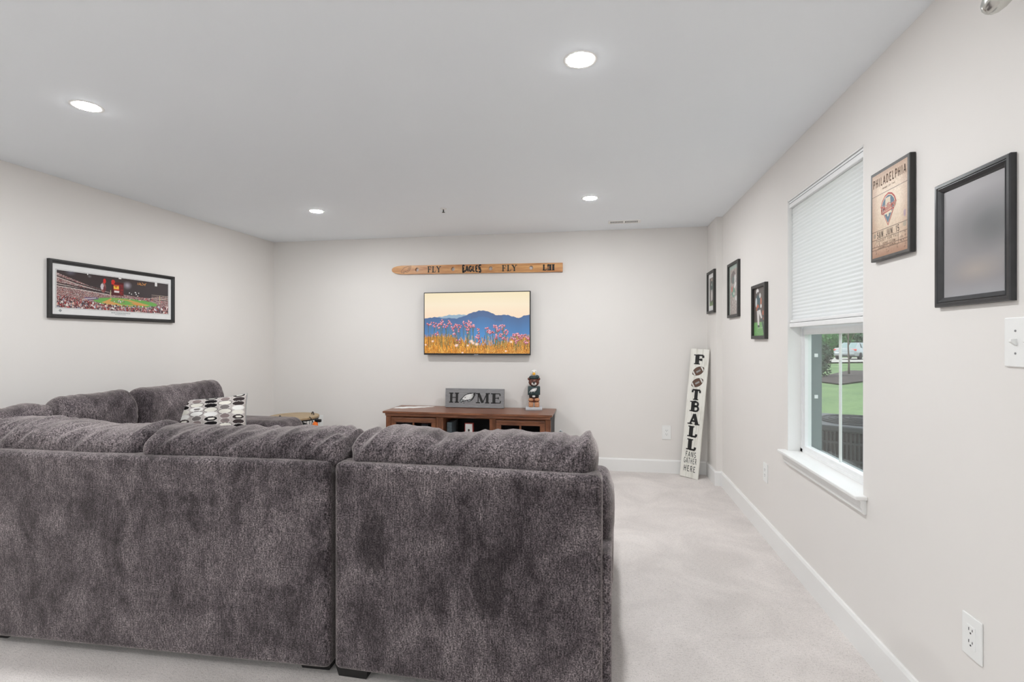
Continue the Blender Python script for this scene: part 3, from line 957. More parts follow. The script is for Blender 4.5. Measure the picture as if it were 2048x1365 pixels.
bolster('back_cushion', mp_, (-1.298, .186, .858), .875, .140, .080,
        prof=((0, -.012), (.08, .012), (.25, .016), (.42, .012), (.58, -.004), (.8, -.006), (.93, .006), (1, -.010)),
        seed=6, fold=.012, slant=1.2, end=.12)
for (x, y) in ((-.085, .085), (-1.600, .085), (-.085, .66), (-1.600, .66)):
    leg(mp_, x, y, .14)
# --- corner piece
cp = thing('sectional_sofa_piece', 'dark grey chenille corner wedge of the sectional at the left edge', 'sofa', (-3.20, 2.235, 0), 0, 'sectional sofa pieces')
upholstered('back_panel', cp, -.44, .42, -.46, -.35, PB, .82, .026)
upholstered('side_panel', cp, -.44, -.33, -.34, .34, PB, .82, .026)
upholstered('seat_base', cp, -.33, .42, -.34, .34, PB, .30, .025)
upholstered('seat_cushion', cp, -.31, .41, -.30, .34, .29, .48, .06)
bolster('back_cushion', cp, (-.12, -.01, .755), .66, .125, .185, seed=12, NX=80, NR=48, fold=.016, rotz=PI / 2, prof=((0, 0), (.5, .0), (.8, .0), (1, -.01)))
bolster('back_cushion', cp, (.10, -.24, .76), .56, .12, .17, seed=13, NX=80, NR=48, fold=.012)
for (x, y) in ((-.38, -.40), (.36, -.40), (-.38, .28), (.36, .28)):
    leg(cp, x, y)
# --- left piece along the wall
lp = thing('sectional_sofa_piece', 'dark grey chenille sofa piece against the left wall with one low arm', 'sofa', (-3.64, 2.61, 0), 0, 'sectional sofa pieces')
upholstered('back_panel', lp, 0, .12, 0, 1.34, PB, .82, .026)
upholstered('seat_base', lp, .12, .98, .0, 1.34, PB, .30, .025)
for (y0, y1) in ((.0, .66), (.665, 1.33)):
    upholstered('seat_cushion', lp, .26, .98, y0, y1, .29, .48, .06)
bolster('back_cushion', lp, (.315, .215, .735), .545, .125, .235, seed=21, NX=100, NR=56, fold=.005, rotz=PI / 2, tilt=.10, end=.26, prof=((0, -.03), (.15, -.004), (.5, 0), (.8, .006), (1, 0)))
bolster('back_cushion', lp, (.325, .905, .738), .81, .125, .235, seed=23, NX=100, NR=56, fold=.005, rotz=PI / 2, tilt=.10, end=.16, prof=((0, -.005), (.4, .002), (.8, .0), (1, .0)))
upholstered('arm', lp, 0, .94, 1.345, 1.735, PB, .615, .095, seg=7)
for (x, y) in ((.06, .08), (.9, .08), (.06, 1.6), (.9, 1.6)):
    leg(lp, x, y)

# ---------------------------------------------------------------- patterned throw pillow
def pillow(name, label, w, h, T, c, rot, paintfn, nx=150, ny=130, group=None):
    o = thing(name, label, 'pillow', c)
    o.rotation_euler = rot
    u = np.linspace(-1, 1, nx); v = np.linspace(-1, 1, ny)
    U, V = np.meshgrid(u, v)
    x = w / 2 * U * (1 - .075 * (1 - V ** 2) * U ** 2)
    z = h / 2 * V * (1 - .075 * (1 - U ** 2) * V ** 2)
    th = T * (np.clip(1 - U ** 2, 0, 1) * np.clip(1 - V ** 2, 0, 1)) ** .42
    wr_ = .006 * np.sin(9 * U + 3 * V) * np.sin(5 * V - 2 * U) * np.clip(1 - U ** 4, 0, 1) * np.clip(1 - V ** 4, 0, 1)
    for nm, sgn in (('front_cover', -1), ('back_cover', 1)):
        co = np.stack([x, sgn * th + wr_, z], -1)
        if sgn > 0: co = co[:, ::-1]
        colr = paintfn((U + 1) / 2, (V + 1) / 2) if paintfn else None
        grid_mesh(nm, co, colr, o, 'print_cloth', True)
    pts = []
    for (su, sv, du, dv) in ((-1, -1, 1, 0), (1, -1, 0, 1), (1, 1, -1, 0), (-1, 1, 0, -1)):
        for k_ in range(24):
            a_, b_ = su + du * 2 * k_ / 24, sv + dv * 2 * k_ / 24
            pts.append((w / 2 * a_ * (1 - .075 * (1 - b_ * b_) * a_ * a_), 0, h / 2 * b_ * (1 - .075 * (1 - a_ * a_) * b_ * b_)))
    MB().tube(pts, .004, 6, True).build('piping', 'logo_grey', o, True)
    return o

def dots(U, V):
    c = np.empty(U.shape + (3,)); c[:] = np.array((186, 178, 174)) / 255.
    pal = {'k': (30, 27, 28), 'b': (62, 54, 54), 'g': (122, 116, 114), 'm': (140, 126, 124), 'c': (226, 222, 212), 'w': (236, 234, 230)}
    cols = [['bR', 'b', 'k', 'c', 'w', 'bR', 'k', 'c'], ['g', 'm', 'cO', 'wR', 'wO', 'g', 'm', 'cO'], ['kR', 'k', 'k', 'cO', 'w', 'kR', 'k', 'k'],
            ['m', 'm', 'cO', 'gR', 'cO', 'm', 'mR', 'cO'], ['bR', 'b', 'b', 'w', 'c', 'bR', 'b', 'k'], ['g', 'cO', 'wR', 'm', 'g', 'cO', 'w', 'm']]
    def ell(cx, cy, rx, ry, col):
        m = ((U - cx) / rx) ** 2 + ((V - cy) / ry) ** 2 < 1
        c[m] = np.array(col) / 255.
    for i, colm in enumerate(cols[:5]):
        cx = .11 + i * .195
        for j, code in enumerate(colm + colm[2:6]):
            cy = .985 - j * .082 + (.03 if i % 2 else 0)
            big = .088 if code[0] in 'kbcw' else .066
            if 'O' in code: ell(cx, cy, big + .012, .052, pal['g'])
            else: ell(cx, cy, big + .010, .048, (214, 208, 204))
            ell(cx, cy, big, .040, pal[code[0]])
            if 'R' in code: ell(cx + .005, cy + .003, big * .55, .017, pal['c'] if code[0] in 'kb' else pal['g'])
    return c
yaw = math.atan2(-.738, .886)
pillow('throw_pillow', 'square throw pillow with black, grey and cream stacked oval print', .50, .46, .105, (-3.03, 3.56, .645), (-.30, math.radians(-3.5), math.radians(33)), dots)
# the dark green cushion whose top peeks over the right back cushion
pillow('throw_pillow', 'dark green cushion with only its top peeking over the right back cushion', .26, .24, .05, (-.185, 2.53, .690), (-.12, math.radians(44), math.radians(5)),
       lambda U, V: np.ones(U.shape + (3,)) * np.array((56, 76, 68)) / 255., 40, 40)

# ---------------------------------------------------------------- round basket side table
st = thing('side_table', 'round wood-topped black wire basket side table beyond the sofa arm', 'side table', (-3.005, 4.600, 0))
R0 = .238
tt = MB().lathe([(.02, .548), (R0 - .004, .548), (R0, .552), (R0, .566), (R0 - .004, .570), (.02, .570)], seg=56).build('tray_top', 'tray_wood', st, True, .6)
MB().tube([(.142 + .032 * math.cos(a_) * .75, .105 - .032 * math.cos(a_) * .66, .566 + .030 * math.sin(a_)) for a_ in [PI * i / 12 for i in range(13)]], .005, 8).build('tray_handle', 'black_metal', tt, True)
MB().tube([(-.020 + .032 * math.cos(a_) * .75, -.190 - .032 * math.cos(a_) * .66, .566 + .030 * math.sin(a_)) for a_ in [PI * i / 12 for i in range(13)]], .005, 8).build('tray_handle', 'black_metal', tt, True)
def ring(r, z, n_=48): return [(r * math.cos(2 * PI * i / n_), r * math.sin(2 * PI * i / n_), z) for i in range(n_)]
for (r_, z_, w_) in ((.228, .542, .007), (.217, .44, .004), (.204, .32, .004), (.192, .20, .004), (.175, .02, .007)):
    MB().tube(ring(r_, z_), w_, 8, True).build('wire_ring', 'black_metal', st, True)
for i in range(20):
    a_ = 2 * PI * i / 20
    MB().tube([(.228 * math.cos(a_), .228 * math.sin(a_), .542), (.175 * math.cos(a_), .175 * math.sin(a_), .02)], .003, 6).build('upright_wire', 'black_metal', st, True)
MB().lathe([(.01, .012), (.172, .012), (.172, .022), (.01, .022)], seg=32).build('basket_floor', 'black_metal', st)
bl = MB().ico((-3.005, 4.600, .352), .165, 3, (1.0, 1.0, 1.02), .22, 2.4, 3).build('blanket', 'grey_cloth', None, True)
tag(bl, 'bluish grey blanket stuffed inside the wire basket table', 'blanket')
# orange and black bag clipped to the basket
ob = thing('hanging_pouch', 'small bright orange pouch with black flap beside the basket table', 'pouch', (-2.735, 4.50, .425))
m = MB()
vs = []
for (z_, w_, d_) in ((0, .030, .012), (.02, .040, .022), (.06, .038, .024), (.10, .022, .014), (.115, .012, .008)):
    for k_ in range(12):
        a_ = 2 * PI * k_ / 12
        vs.append((w_ * math.cos(a_) + .25 * z_, d_ * math.sin(a_), z_))
m.add(vs, [(i * 12 + j, i * 12 + (j + 1) % 12, (i + 1) * 12 + (j + 1) % 12, (i + 1) * 12 + j) for i in range(4) for j in range(12)] + [tuple(range(12))[::-1], tuple(range(48, 60))])
m.build('pouch_body', 'orange', ob, True)
MB().rbox(.022, .085, -.012, .012, .105, .135, .008, 2).build('flap', 'black_metal', ob, True, .6)
MB().tube([(.0, 0, .10), (-.03, .01, .14), (-.05, .02, .150)], .004, 6).build('strap', 'black_metal', ob)

# ================================================================== TV, CONSOLE AND WHAT STANDS ON IT
tv = thing('television', 'wall-mounted flat television showing pink flowers before blue mountains', 'television', (-1.283, YB, 1.498))
W_, H_ = 1.148, .664
yf = -.068
MB().rbox(-W_ / 2, W_ / 2, yf, yf + .030, -H_ / 2, H_ / 2, .003, 2).build('bezel', 'tv_black', tv)
MB().rbox(-W_ / 2 + .12, W_ / 2 - .12, yf + .030, yf + .046, -H_ / 2 + .06, H_ / 2 - .14, .006, 2).build('rear_housing', 'tv_black', tv)
MB().box(-.22, .22, yf + .046, -.002, -.10, .10).build('wall_bracket', 'black_metal', tv)
MB().rbox(-.022, .022, yf - .0025, yf + .002, -H_ / 2 - .004, -H_ / 2 + .008, .001, 1).build('maker_badge', 'silver', tv)
bz = .009
sw, shh = W_ - 2 * bz, H_ - .009 - .017
P = Paint(sw, shh, 460, 266, (250, 236, 208))
U, V = P.U, P.V
sky = np.stack([np.interp(V, [0, .55, .8, 1], [250, 250, 248, 244]), np.interp(V, [0, .55, .8, 1], [222, 220, 232, 228]), np.interp(V, [0, .55, .8, 1], [190, 192, 204, 192])], -1) / 255.
P.c = sky
def ridge(px, pv): return np.interp(U, px, pv) + .004 * np.sin(U * 60) + .003 * np.sin(U * 133 + 1)
far = ridge([0, .15, .25, .4, .5, 1], [.56, .605, .635, .64, .6, .5])
P.put(V < far, (150, 176, 196))
main = ridge([0, .05, .09, .14, .2, .28, .32, .36, .42, .47, .52, .56, .6, .64, .68, .74, .8, .86, .90, .94, 1], [.575, .59, .605, .59, .58, .583, .575, .6, .64, .675, .70, .70, .70, .665, .63, .625, .63, .59, .575, .61, .625])
mt = np.clip((main - V) / .5, 0, 1)[..., None]
mc = np.array((82, 108, 150)) / 255. * (1 - mt) + np.array((84, 152, 214)) / 255. * mt
P.c = np.where((V < main)[..., None], mc, P.c)
P.put((V < main) & (V > main - .10) & (U > .45) & (U < .75), (88, 100, 134), .35)
rng = np.random.RandomState(5)
gh = .17 + .05 * np.sin(U * 7 + .6) + .05 * (U < .32) + .04 * (U > .82)
jag = rng.rand(1, U.shape[1]) * .07
P.put(V < gh + jag, (208, 138, 48))
gm = V < gh + jag
P.speckle(gm, [(226, 150, 44), (190, 112, 30), (240, 180, 84), (150, 92, 34), (214, 128, 40), (110, 84, 40), (246, 200, 120)], .75)
for _ in range(420):
    x = rng.rand(); z = rng.rand() * .2; L = .03 + rng.rand() * .09
    P.line(x, z, x + rng.randn() * .01, z + L, .0028, [(196, 118, 30), (244, 190, 90), (120, 80, 36), (232, 146, 40)][rng.randint(4)])
clus = [(.04, .50, 4), (.09, .48, 3), (.13, .44, 4), (.16, .49, 6), (.21, .46, 6), (.245, .52, 4), (.27, .44, 3), (.31, .47, 5), (.335, .43, 5), (.385, .47, 3), (.42, .46, 6), (.44, .51, 4), (.47, .44, 5),
        (.43, .38, 4), (.52, .36, 2), (.60, .40, 4), (.625, .36, 4), (.66, .33, 3), (.685, .45, 4), (.71, .37, 5), (.75, .43, 5), (.735, .31, 5), (.78, .35, 4), (.69, .28, 5), (.86, .28, 5), (.89, .30, 5), (.92, .26, 6), (.95, .29, 4), (.985, .24, 5), (.76, .26, 3), (.12, .35, 2), (.30, .35, 3), (.53, .25, 3), (.50, .27, 2), (.33, .18, 2), (.88, .2, 4), (.97, .17, 4)]
for (x, z, n_) in clus:
    for _ in range(max(2, n_ - 1)):
        P.line(x + rng.randn() * .012, .06 + rng.rand() * .1, x + rng.randn() * .01, z, .0030, [(88, 112, 72), (112, 128, 92), (96, 92, 60)][rng.randint(3)], .85)
for (x, z, n_) in clus:
    for _ in range(n_ + 2):
        a_, b_ = x + rng.randn() * .013, z + rng.randn() * .024
        P.ell(a_, b_, .0085, .0155, [(206, 120, 140), (190, 88, 108), (222, 150, 160), (168, 84, 96)][rng.randint(4)])
        P.ell(a_ - .002, b_ + .006, .005, .007, (240, 196, 206), a=.8)
        P.ell(a_ + .001, b_ - .010, .004, .005, (104, 40, 52), a=.8)
for (x, z, r_) in ((.31, .13, .022), (.455, .20, .024), (.47, .17, .02), (.505, .15, .022), (.83, .19, .018), (.42, .13, .016), (.08, .20, .016), (.01, .14, .014), (.78, .04, .014), (.37, .01, .014)):
    P.ell(x, z, r_, r_ * 1.5, (246, 212, 196), soft=.6)
P.build('screen', tv, 'screen', -sw / 2, yf - .0008, -H_ / 2 + .017)

# media console
mc_ = thing('media_console', 'walnut media console with two glass doors and an open middle bay', 'tv stand', (-1.29, 4.985, 0))
def cpart(mb, name, mat='walnut', parent=None):
    return mb.build(name, mat, parent or mc_, M=Matrix.Translation((1.29, -4.985, 0)))
TX0, TX1 = -2.132, -.446
m = MB()
cpart(MB().rbox(TX0, TX1, 4.742, 5.222, .597, .617, .003, 2), 'top_board')
prof = [(0, .597), (-.030, .597), (-.030, .590), (-.024, .585), (-.019, .572), (-.008, .566), (0, .560)]
m = MB()
vs = [(TX0 + .02, 4.785 + y, z) for y, z in prof] + [(TX1 - .02, 4.785 + y, z) for y, z in prof]
n = len(prof)
m.add(vs, [tuple(range(n)), tuple(range(n, 2 * n))[::-1]] + [(i, (i + 1) % n, n + (i + 1) % n, n + i) for i in range(n)])
cpart(m, 'crown_moulding')
xs = (-2.114, -2.063, -1.590, -1.520, -1.055, -.995, -.513, -.463)
cpart(MB().box(xs[0], xs[1], 4.785, 4.81, .0, .56), 'corner_stile', 'walnut_v')
cpart(MB().box(xs[6], xs[7], 4.785, 4.81, .0, .56), 'corner_stile', 'walnut_v')
for a_, b_ in ((xs[2], xs[3]), (xs[4], xs[5])):
    s = MB().box(a_, b_, 4.785, 5.20, .05, .56)
    for fx in (.25, .5, .75):
        xx = a_ + (b_ - a_) * fx
        s.rbox(xx - .006, xx + .006, 4.781, 4.787, .06, .55, .002, 1)
    cpart(s, 'fluted_divider', 'walnut_v')
cpart(MB().box(xs[0] + .002, xs[0] + .020, 4.81, 5.205, .0, .597), 'side_panel', 'walnut_v')
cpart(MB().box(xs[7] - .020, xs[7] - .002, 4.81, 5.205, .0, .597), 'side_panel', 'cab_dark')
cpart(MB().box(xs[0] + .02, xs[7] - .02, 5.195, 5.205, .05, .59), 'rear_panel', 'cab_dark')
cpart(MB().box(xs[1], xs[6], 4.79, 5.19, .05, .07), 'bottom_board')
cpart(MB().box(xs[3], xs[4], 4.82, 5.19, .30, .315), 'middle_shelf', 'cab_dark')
cpart(MB().box(xs[1], xs[6], 4.785, 4.80, .0, .05), 'plinth')
for (a_, b_) in ((xs[1] + .004, xs[2] - .004), (xs[5] + .004, xs[6] - .004)):
    t0 = .553; z0 = .075; fwid = .050
    cm = (a_ + b_) / 2
    TD = Matrix.Translation((1.29 + cm, 4.793 - 4.985, (z0 + t0) / 2))
    d = frame_mesh(b_ - a_, t0 - z0, [(0, .010), (0, -.010), (.006, -.013), (.012, -.010), (.040, -.010), (.046, -.006), (fwid, -.002), (fwid, .010), (0, .010)]).build('door', 'walnut', mc_, M=TD)
    cpart(MB().box(cm - .009, cm + .009, 4.785, 4.80, z0 + fwid, t0 - fwid), 'mullion', 'walnut_v', d)
    cpart(MB().box(a_ + fwid, cm - .009, 4.791, 4.795, z0 + fwid, t0 - fwid), 'pane', 'cab_glass', d)
    cpart(MB().box(cm + .009, b_ - fwid, 4.791, 4.795, z0 + fwid, t0 - fwid), 'pane', 'cab_glass', d)
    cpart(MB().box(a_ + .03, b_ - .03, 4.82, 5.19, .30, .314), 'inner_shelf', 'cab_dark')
    kx = b_ - .025 if a_ < -1.5 else a_ + .025
    cpart(MB().lathe([(.004, 0), (.005, .012), (.011, .016), (.011, .022), (.004, .026)], (kx, 4.783, .33), 14, Matrix.Rotation(PI / 2, 4, 'X')), 'knob', 'black_metal', d)
# things in the open bay and behind the glass
bx_ = thing('game_case_box', 'white upright box with red edge in the open console bay', 'box', (-1.288, 4.91, .315))
MB().rbox(-.036, .036, -.02, .02, 0, .175, .002, 1).build('box_body', 'logo_white', bx_)
MB().box(-.042, -.0365, -.02, .02, 0, .178).box(.0365, .042, -.02, .02, 0, .178).box(-.042, .042, -.02, .02, .1755, .181).build('red_sleeve', 'red_ink', bx_)
MB().poly(arc(0, .112, .010, .012, 0, 360, 16)[:-1], -.0206).build('printed_badge', 'dark_ink', bx_)
gb = MB().rbox(-1.505, -1.455, 4.86, 5.10, .317, .505, .004, 2).build('router_box', 'grey_cloth', None)
tag(gb, 'slim grey upright box at the left of the open console bay', 'box')
tc_ = thing('figurine', 'small white and dark red figure behind the left console door glass', 'figurine', (-1.760, 4.93, .314))
MB().lathe([(.005, 0), (.035, .0), (.034, .05), (.026, .09), (.022, .11), (.005, .115)], seg=18).build('figure_body', 'resin_brown', tc_, True, .9)
MB().ico((0, 0, .145), .036, 2).build('figure_head', 'resin_white', tc_, True)
MB().ico((0, .006, .165), .037, 2, (1, 1, .75)).build('figure_cap', 'red_ink', tc_, True)

# grey HOME board
hs = thing('home_sign', 'grey wooden block sign reading HOME with an eagle head for the O', 'sign', (-1.290, 5.130, .617))
hs.rotation_euler = (math.radians(-5), 0, 0)
MB().rbox(-.313, .313, -.016, .016, .002, .200, .002, 1).build('board', 'grey_board', hs)
m = MB(); lettering(m, 'H', -.218, .050, .105, T=.20, t=.075, serif=.36, y=-.0165, fit=.112); m.build('letter', 'black', hs)
m = MB(); lettering(m, 'M', .090, .050, .105, T=.20, t=.075, serif=.34, y=-.0165, fit=.142); m.build('letter', 'black', hs)
m = MB(); lettering(m, 'E', .232, .050, .105, T=.22, t=.080, serif=.36, y=-.0165, fit=.106); m.build('letter', 'black', hs)
eagle(hs, -.155, .042, .170, -.0168)

# white lace mat, shaped like a feather
la = MB()
pts = []
for i in range(40):
    a_ = 2 * PI * i / 40
    pts.append((.205 * math.cos(a_) + (.012 * math.sin(9 * a_)), (.055 + .014 * math.sin(11 * a_)) * math.sin(a_) * (1.0 - .35 * math.cos(a_))))
Rm = Matrix.Translation((-1.925, 5.065, .6172)) @ Matrix.Rotation(math.radians(24), 4, 'Z') @ Matrix.Rotation(-PI / 2, 4, 'X')
la.poly(pts, 0, .002)
o = la.build('table_mat', 'logo_white', None, M=Rm)
tag(o, 'white feather-shaped mat lying flat on the console left end', 'table mat')

# totem figurine
tf = thing('totem_figurine', 'small stacked animal totem with eagle head standing on grey plinth', 'figurine', (-.664, 5.100, .617), math.radians(8))
tf.scale = (1, 1, .93)
MB().rbox(-.083, .083, -.07, .07, 0, .032, .006, 2).build('plinth', 'resin_grey', tf, True, .6)
m = MB()
for sx in (-1, 1):
    m.rbox(sx * .030 - .024, sx * .030 + .024, -.045, .025, .032, .088, .010, 2)
m.build('feet', 'resin_tan', tf, True, .6)
MB().rbox(-.052, .052, -.035, .040, .080, .140, .022, 3).build('legs', 'resin_brown', tf, True, .6)
m = MB()
for sx in (-1, 1):
    m.ico((sx * .032, -.038, .112), .024, 2, (1.1, .7, .8))
m.build('hands', 'resin_tan', tf, True)
MB().rbox(-.050, .050, -.042, .042, .136, .165, .010, 2).build('belt', 'black', tf, True, .6)
MB().rbox(-.016, .012, -.046, -.040, .140, .160, .003, 1).build('buckle', 'resin_white', tf)
MB().rbox(-.062, .062, -.048, .048, .164, .255, .006, 2).build('torso_block', 'team_green', tf, True, .6)
eagle(tf, -.054, .180, .098, -.0486)
hd = MB().ico((0, 0, .300), .055, 3, (1.0, .9, .85)).build('bear_head', 'resin_brown', tf, True)
m = MB()
for sx in (-1, 1):
    m.ico((sx * .048, .0, .335), .017, 2)
m.build('ears', 'resin_brown', hd, True)
MB().ico((0, -.032, .290), .030, 2, (1, .75, .9)).build('muzzle', 'resin_white', hd, True)
MB().rbox(-.018, .018, -.058, -.052, .300, .308, .002, 1).ico((0, -.055, .292), .008, 2).build('nose', 'black', hd)
m = MB()
for sx in (-1, 1):
    m.ico((sx * .020, -.040, .318), .007, 2)
m.build('eyes', 'black', hd, True)
MB().ico((0, 0, .350), .044, 2, (1.1, .95, .62)).ico((-.030, -.010, .352), .020, 2).ico((.034, -.010, .356), .022, 2).build('wings', 'team_green', tf, True)
eh = MB().ico((0, 0, .400), .039, 3, (1, .95, 1.05)).build('eagle_head', 'resin_white', tf, True)
MB().lathe([(.017, 0), (.015, .016), (.008, .028), (.002, .034)], (0, -.026, .396), 14, Matrix.Rotation(PI / 2 + .35, 4, 'X')).build('beak', 'resin_yellow', eh, True, .8)
m = MB()
for sx in (-1, 1):
    m.rbox(sx * .014 - .007, sx * .014 + .007, -.034, -.028, .410, .416, .002, 1)
m.build('brows', 'black', eh)

# ---------------------------------------------------------------- ski plank above the TV
sk = thing('ski_plaque', 'long varnished wooden ski plank with holes and lettering above the television', 'wall plaque', (-1.310, YB, 2.078))
sk.rotation_euler = (0, math.radians(.45), 0)
Ls = 1.855; hh = .0465
cu = bpy.data.curves.new('ski_outline', 'CURVE')
cu.dimensions = '2D'; cu.fill_mode = 'BOTH'; cu.extrude = .010; cu.bevel_depth = 0.0
def spl(pts):
    s_ = cu.splines.new('POLY'); s_.points.add(len(pts) - 1); s_.use_cyclic_u = True
    for p_, q in zip(s_.points, pts): p_.co = (q[0], q[1], 0, 1)
L2 = Ls / 2
out = [(L2, -hh), (L2, hh)]
for i in range(15):
    a_ = PI / 2 + PI * i / 14
    out.append((-L2 + .14 + .14 * math.cos(a_), hh * math.copysign(abs(math.sin(a_)) ** .8, math.sin(a_))))
spl(out)
HOLES = (-.640, -.238, .172, .602)
for hx in HOLES:
    spl([(hx + .0205 * math.cos(2 * PI * i / 24), .0205 * math.sin(2 * PI * i / 24)) for i in range(24)])
tmp = bpy.data.objects.new('tmp_outline', cu); COL.objects.link(tmp)
dg = bpy.context.evaluated_depsgraph_get()
me = bpy.data.meshes.new_from_object(tmp.evaluated_get(dg))
bpy.data.objects.remove(tmp, do_unlink=True)
me.transform(Matrix.Translation((0, -.014, 0)) @ Matrix.Rotation(PI / 2, 4, 'X'))
me.materials.clear()
me.name = 'plank'
link('plank', me, sk, 'ski_wood')
def skt(txt, x, h, fit, **kw):
    m_ = MB(); lettering(m_, txt, x, -h / 2, h, y=-.0243, fit=fit, **kw); return m_.build('lettering', 'stencil' if txt == 'FLY' else 'black', sk)
skt('FLY', -.447, .066, .150, T=.19, t=.09, serif=.32, gap=.12)
skt('FLY', .372, .066, .158, T=.19, t=.09, serif=.32, gap=.12)
skt('L', .742, .062, .040, T=.26, t=.14, serif=.34)
skt('II', .816, .062, .062, T=.30, t=.14, serif=.40, gap=.02)
m = MB(); m.poly([(.766, -.031), (.790, -.031), (.784, -.018), (.781, .006), (.788, .012), (.784, .020), (.772, .020), (.768, .012), (.775, .006), (.772, -.018)], -.0243)
m.poly([(.778 + .011 * math.cos(2 * PI * i / 16) + .002, .026 + .008 * math.sin(2 * PI * i / 16)) for i in range(16)], -.0243)
m.build('trophy_figure', 'black', sk)
def archw(X, Z):
    u_ = (X + .034) / .11
    return (X, Z * (1.0 + .22 * u_ * u_) + (.012 * u_ * u_ if Z > 0 else -.010 * u_ * u_))
skt('EAGLES', -.034, .056, .208, T=.30, t=.24, serif=0, warp=archw, gap=.03)
m = MB()
stroke(m, [(-.128, -.034), (-.118, -.022), (-.10, -.020)], .006, -.0243, .0006, lambda a_, b_: (a_, b_))
stroke(m, [(.062, .036), (.072, .036)], .005, -.0243, .0006, lambda a_, b_: (a_, b_))
m.build('lettering_flourish', 'black', sk)
m = MB()
eo = [(-.820 + a_ * .115, -.040 + b_ * .115) for a_, b_ in EAGLE_OUT]
stroke(m, eo + [eo[0]], .0016, -.0243, .0006, lambda a_, b_: (a_, b_))
ew = [(-.820 + a_ * .115, -.040 + b_ * .115) for a_, b_ in EAGLE_WHITE]
stroke(m, ew[5:], .0011, -.0243, .0006, lambda a_, b_: (a_, b_))
m.build('burned_eagle_outline', 'brown_ink', sk)

# ================================================================== FRAMED PICTURES
def pic_frame(name, label, loc, rotz, w, h, prof, fmat, cat='picture'):
    t_ = thing(name, label, cat, loc, rotz)
    frame_mesh(w, h, prof).build('frame', fmat, t_)
    d_ = min(0.0, max(p[1] for p in prof))
    MB().box(-w / 2 + .004, w / 2 - .004, -.004, -.0005, -h / 2 + .004, h / 2 - .004).build('backing', 'cab_dark', t_)
    return t_

# stadium panorama on the left wall
PW, PH = 1.022, .401
pn = pic_frame('framed_panorama', 'wide black-framed photograph of a night baseball stadium on left wall', (XL, 3.340, 1.6715), PI / 2, PW, PH,
               [(0, 0), (0, -.022), (.004, -.026), (.014, -.026), (.018, -.020), (.022, -.020), (.026, -.014), (.028, -.006)], 'black_frame')
MB().box(-PW / 2 + .026, PW / 2 - .026, -.008, -.005, -PH / 2 + .026, PH / 2 - .026).build('mat_board', 'mat_white', pn)
pw_, ph_ = .908, .256
x0_, z0_ = -.454, -.126
P = Paint(pw_, ph_, 420, 130, (66, 58, 60))
U, V = P.U, P.V
P.rng = np.random.RandomState(3); rng = P.rng
crowd = [(150, 96, 96), (196, 150, 140), (110, 72, 74), (92, 82, 96), (210, 190, 184), (160, 60, 66), (70, 56, 60), (230, 222, 220), (134, 108, 104)]
lt = np.interp(U, [0, .12, .25, .38, .46, .55, .7, .8, .9, 1], [.93, .80, .66, .58, .52, .50, .47, .47, .56, .60])
P.speckle(V < lt, crowd, .92)
for (pts_) in (([0, .15, .3, .42], [.84, .70, .60, .555]), ([0, .2, .42], [.66, .585, .51]), ([0, .2, .42], [.60, .55, .485])):
    yy = np.interp(U, *pts_)
    P.put((np.abs(V - yy) < .016) & (U < pts_[0][-1]), (66, 56, 58))
    P.put((np.abs(V - yy + .03) < .008) & (U < pts_[0][-1]), (214, 206, 200))
for yv in (.56, .50, .44):
    P.put((np.abs(V - yv) < .010) & (U > .80), (72, 60, 62)); P.put((np.abs(V - yv - .02) < .006) & (U > .82), (214, 196, 180))
P.ell(.10, .97, .05, .10, (108, 108, 124), soft=.9, a=.7).ell(.58, .80, .05, .14, (170, 164, 176), soft=.9).ell(.25, .93, .02, .05, (120, 116, 120), soft=.9)
for _ in range(26): P.ell(.68 + rng.rand() * .09, .86 + rng.rand() * .07, .0035, .012, (214, 150, 84))
P.ell(.365, .66, .022, .15, (150, 96, 92)).ell(.355, .68, .014, .09, (206, 196, 200)).ell(.375, .62, .012, .08, (112, 60, 66)).ell(.375, .85, .012, .07, (216, 54, 50))
P.rect(.435, .545, .46, .86, (84, 30, 36)).rect(.455, .505, .62, .78, (206, 70, 46)).rect(.455, .50, .655, .74, (244, 206, 76)).ell(.475, .72, .012, .03, (196, 120, 40)).rect(.435, .46, .78, .88, (216, 50, 46)).ell(.45, .86, .016, .06, (210, 50, 48))
P.rect(.46, .505, .55, .60, (232, 220, 218)).rect(.51, .545, .50, .80, (110, 40, 44))
for _ in range(12): P.rect(*(lambda a_, b_: (a_, a_ + .02, b_, b_ + .012))(.505 + rng.rand() * .02, .48 + rng.rand() * .3), (150, 46, 46))
P.rect(.425, .431, .36, .60, (206, 196, 150)); P.rect(.905, .910, .30, .58, (214, 200, 150))
P.ell(.58, .27, .30, .125, (104, 158, 82)).ell(.58, .27, .292, .115, (112, 172, 88))
P.polyg([(.35, .22), (.40, .30), (.43, .36), (.44, .34), (.42, .28), (.52, .20), (.52, .165), (.40, .18)], (216, 160, 96))
P.polyg([(.42, .355), (.60, .36), (.80, .24), (.74, .19), (.66, .24), (.58, .325)], (214, 164, 96), .9).polyg([(.52, .20), (.70, .205), (.70, .185), (.52, .17)], (214, 164, 96), .8)
P.polyg([(.60, .25), (.68, .27), (.76, .215), (.68, .21)], (226, 150, 88))
for _ in range(34): P.ell(.50 + rng.randn() * .022, .285 + rng.randn() * .018, .003, .014, [(236, 232, 230), (176, 80, 84), (90, 96, 90)][rng.randint(3)])
P.polyg([(.20, .33), (.31, .36), (.33, .30), (.24, .25)], (108, 92, 130), .8)
P.put(np.abs(V - (.30 + .55 * (U - .25))) + 2 * np.clip(np.abs(U - .25) - .05, 0, 1) < .01, (210, 206, 210))
fg = V < np.interp(U, [0, .12, .25, .38, .5, .7, .85, 1], [.34, .30, .22, .13, .10, .11, .17, .26])
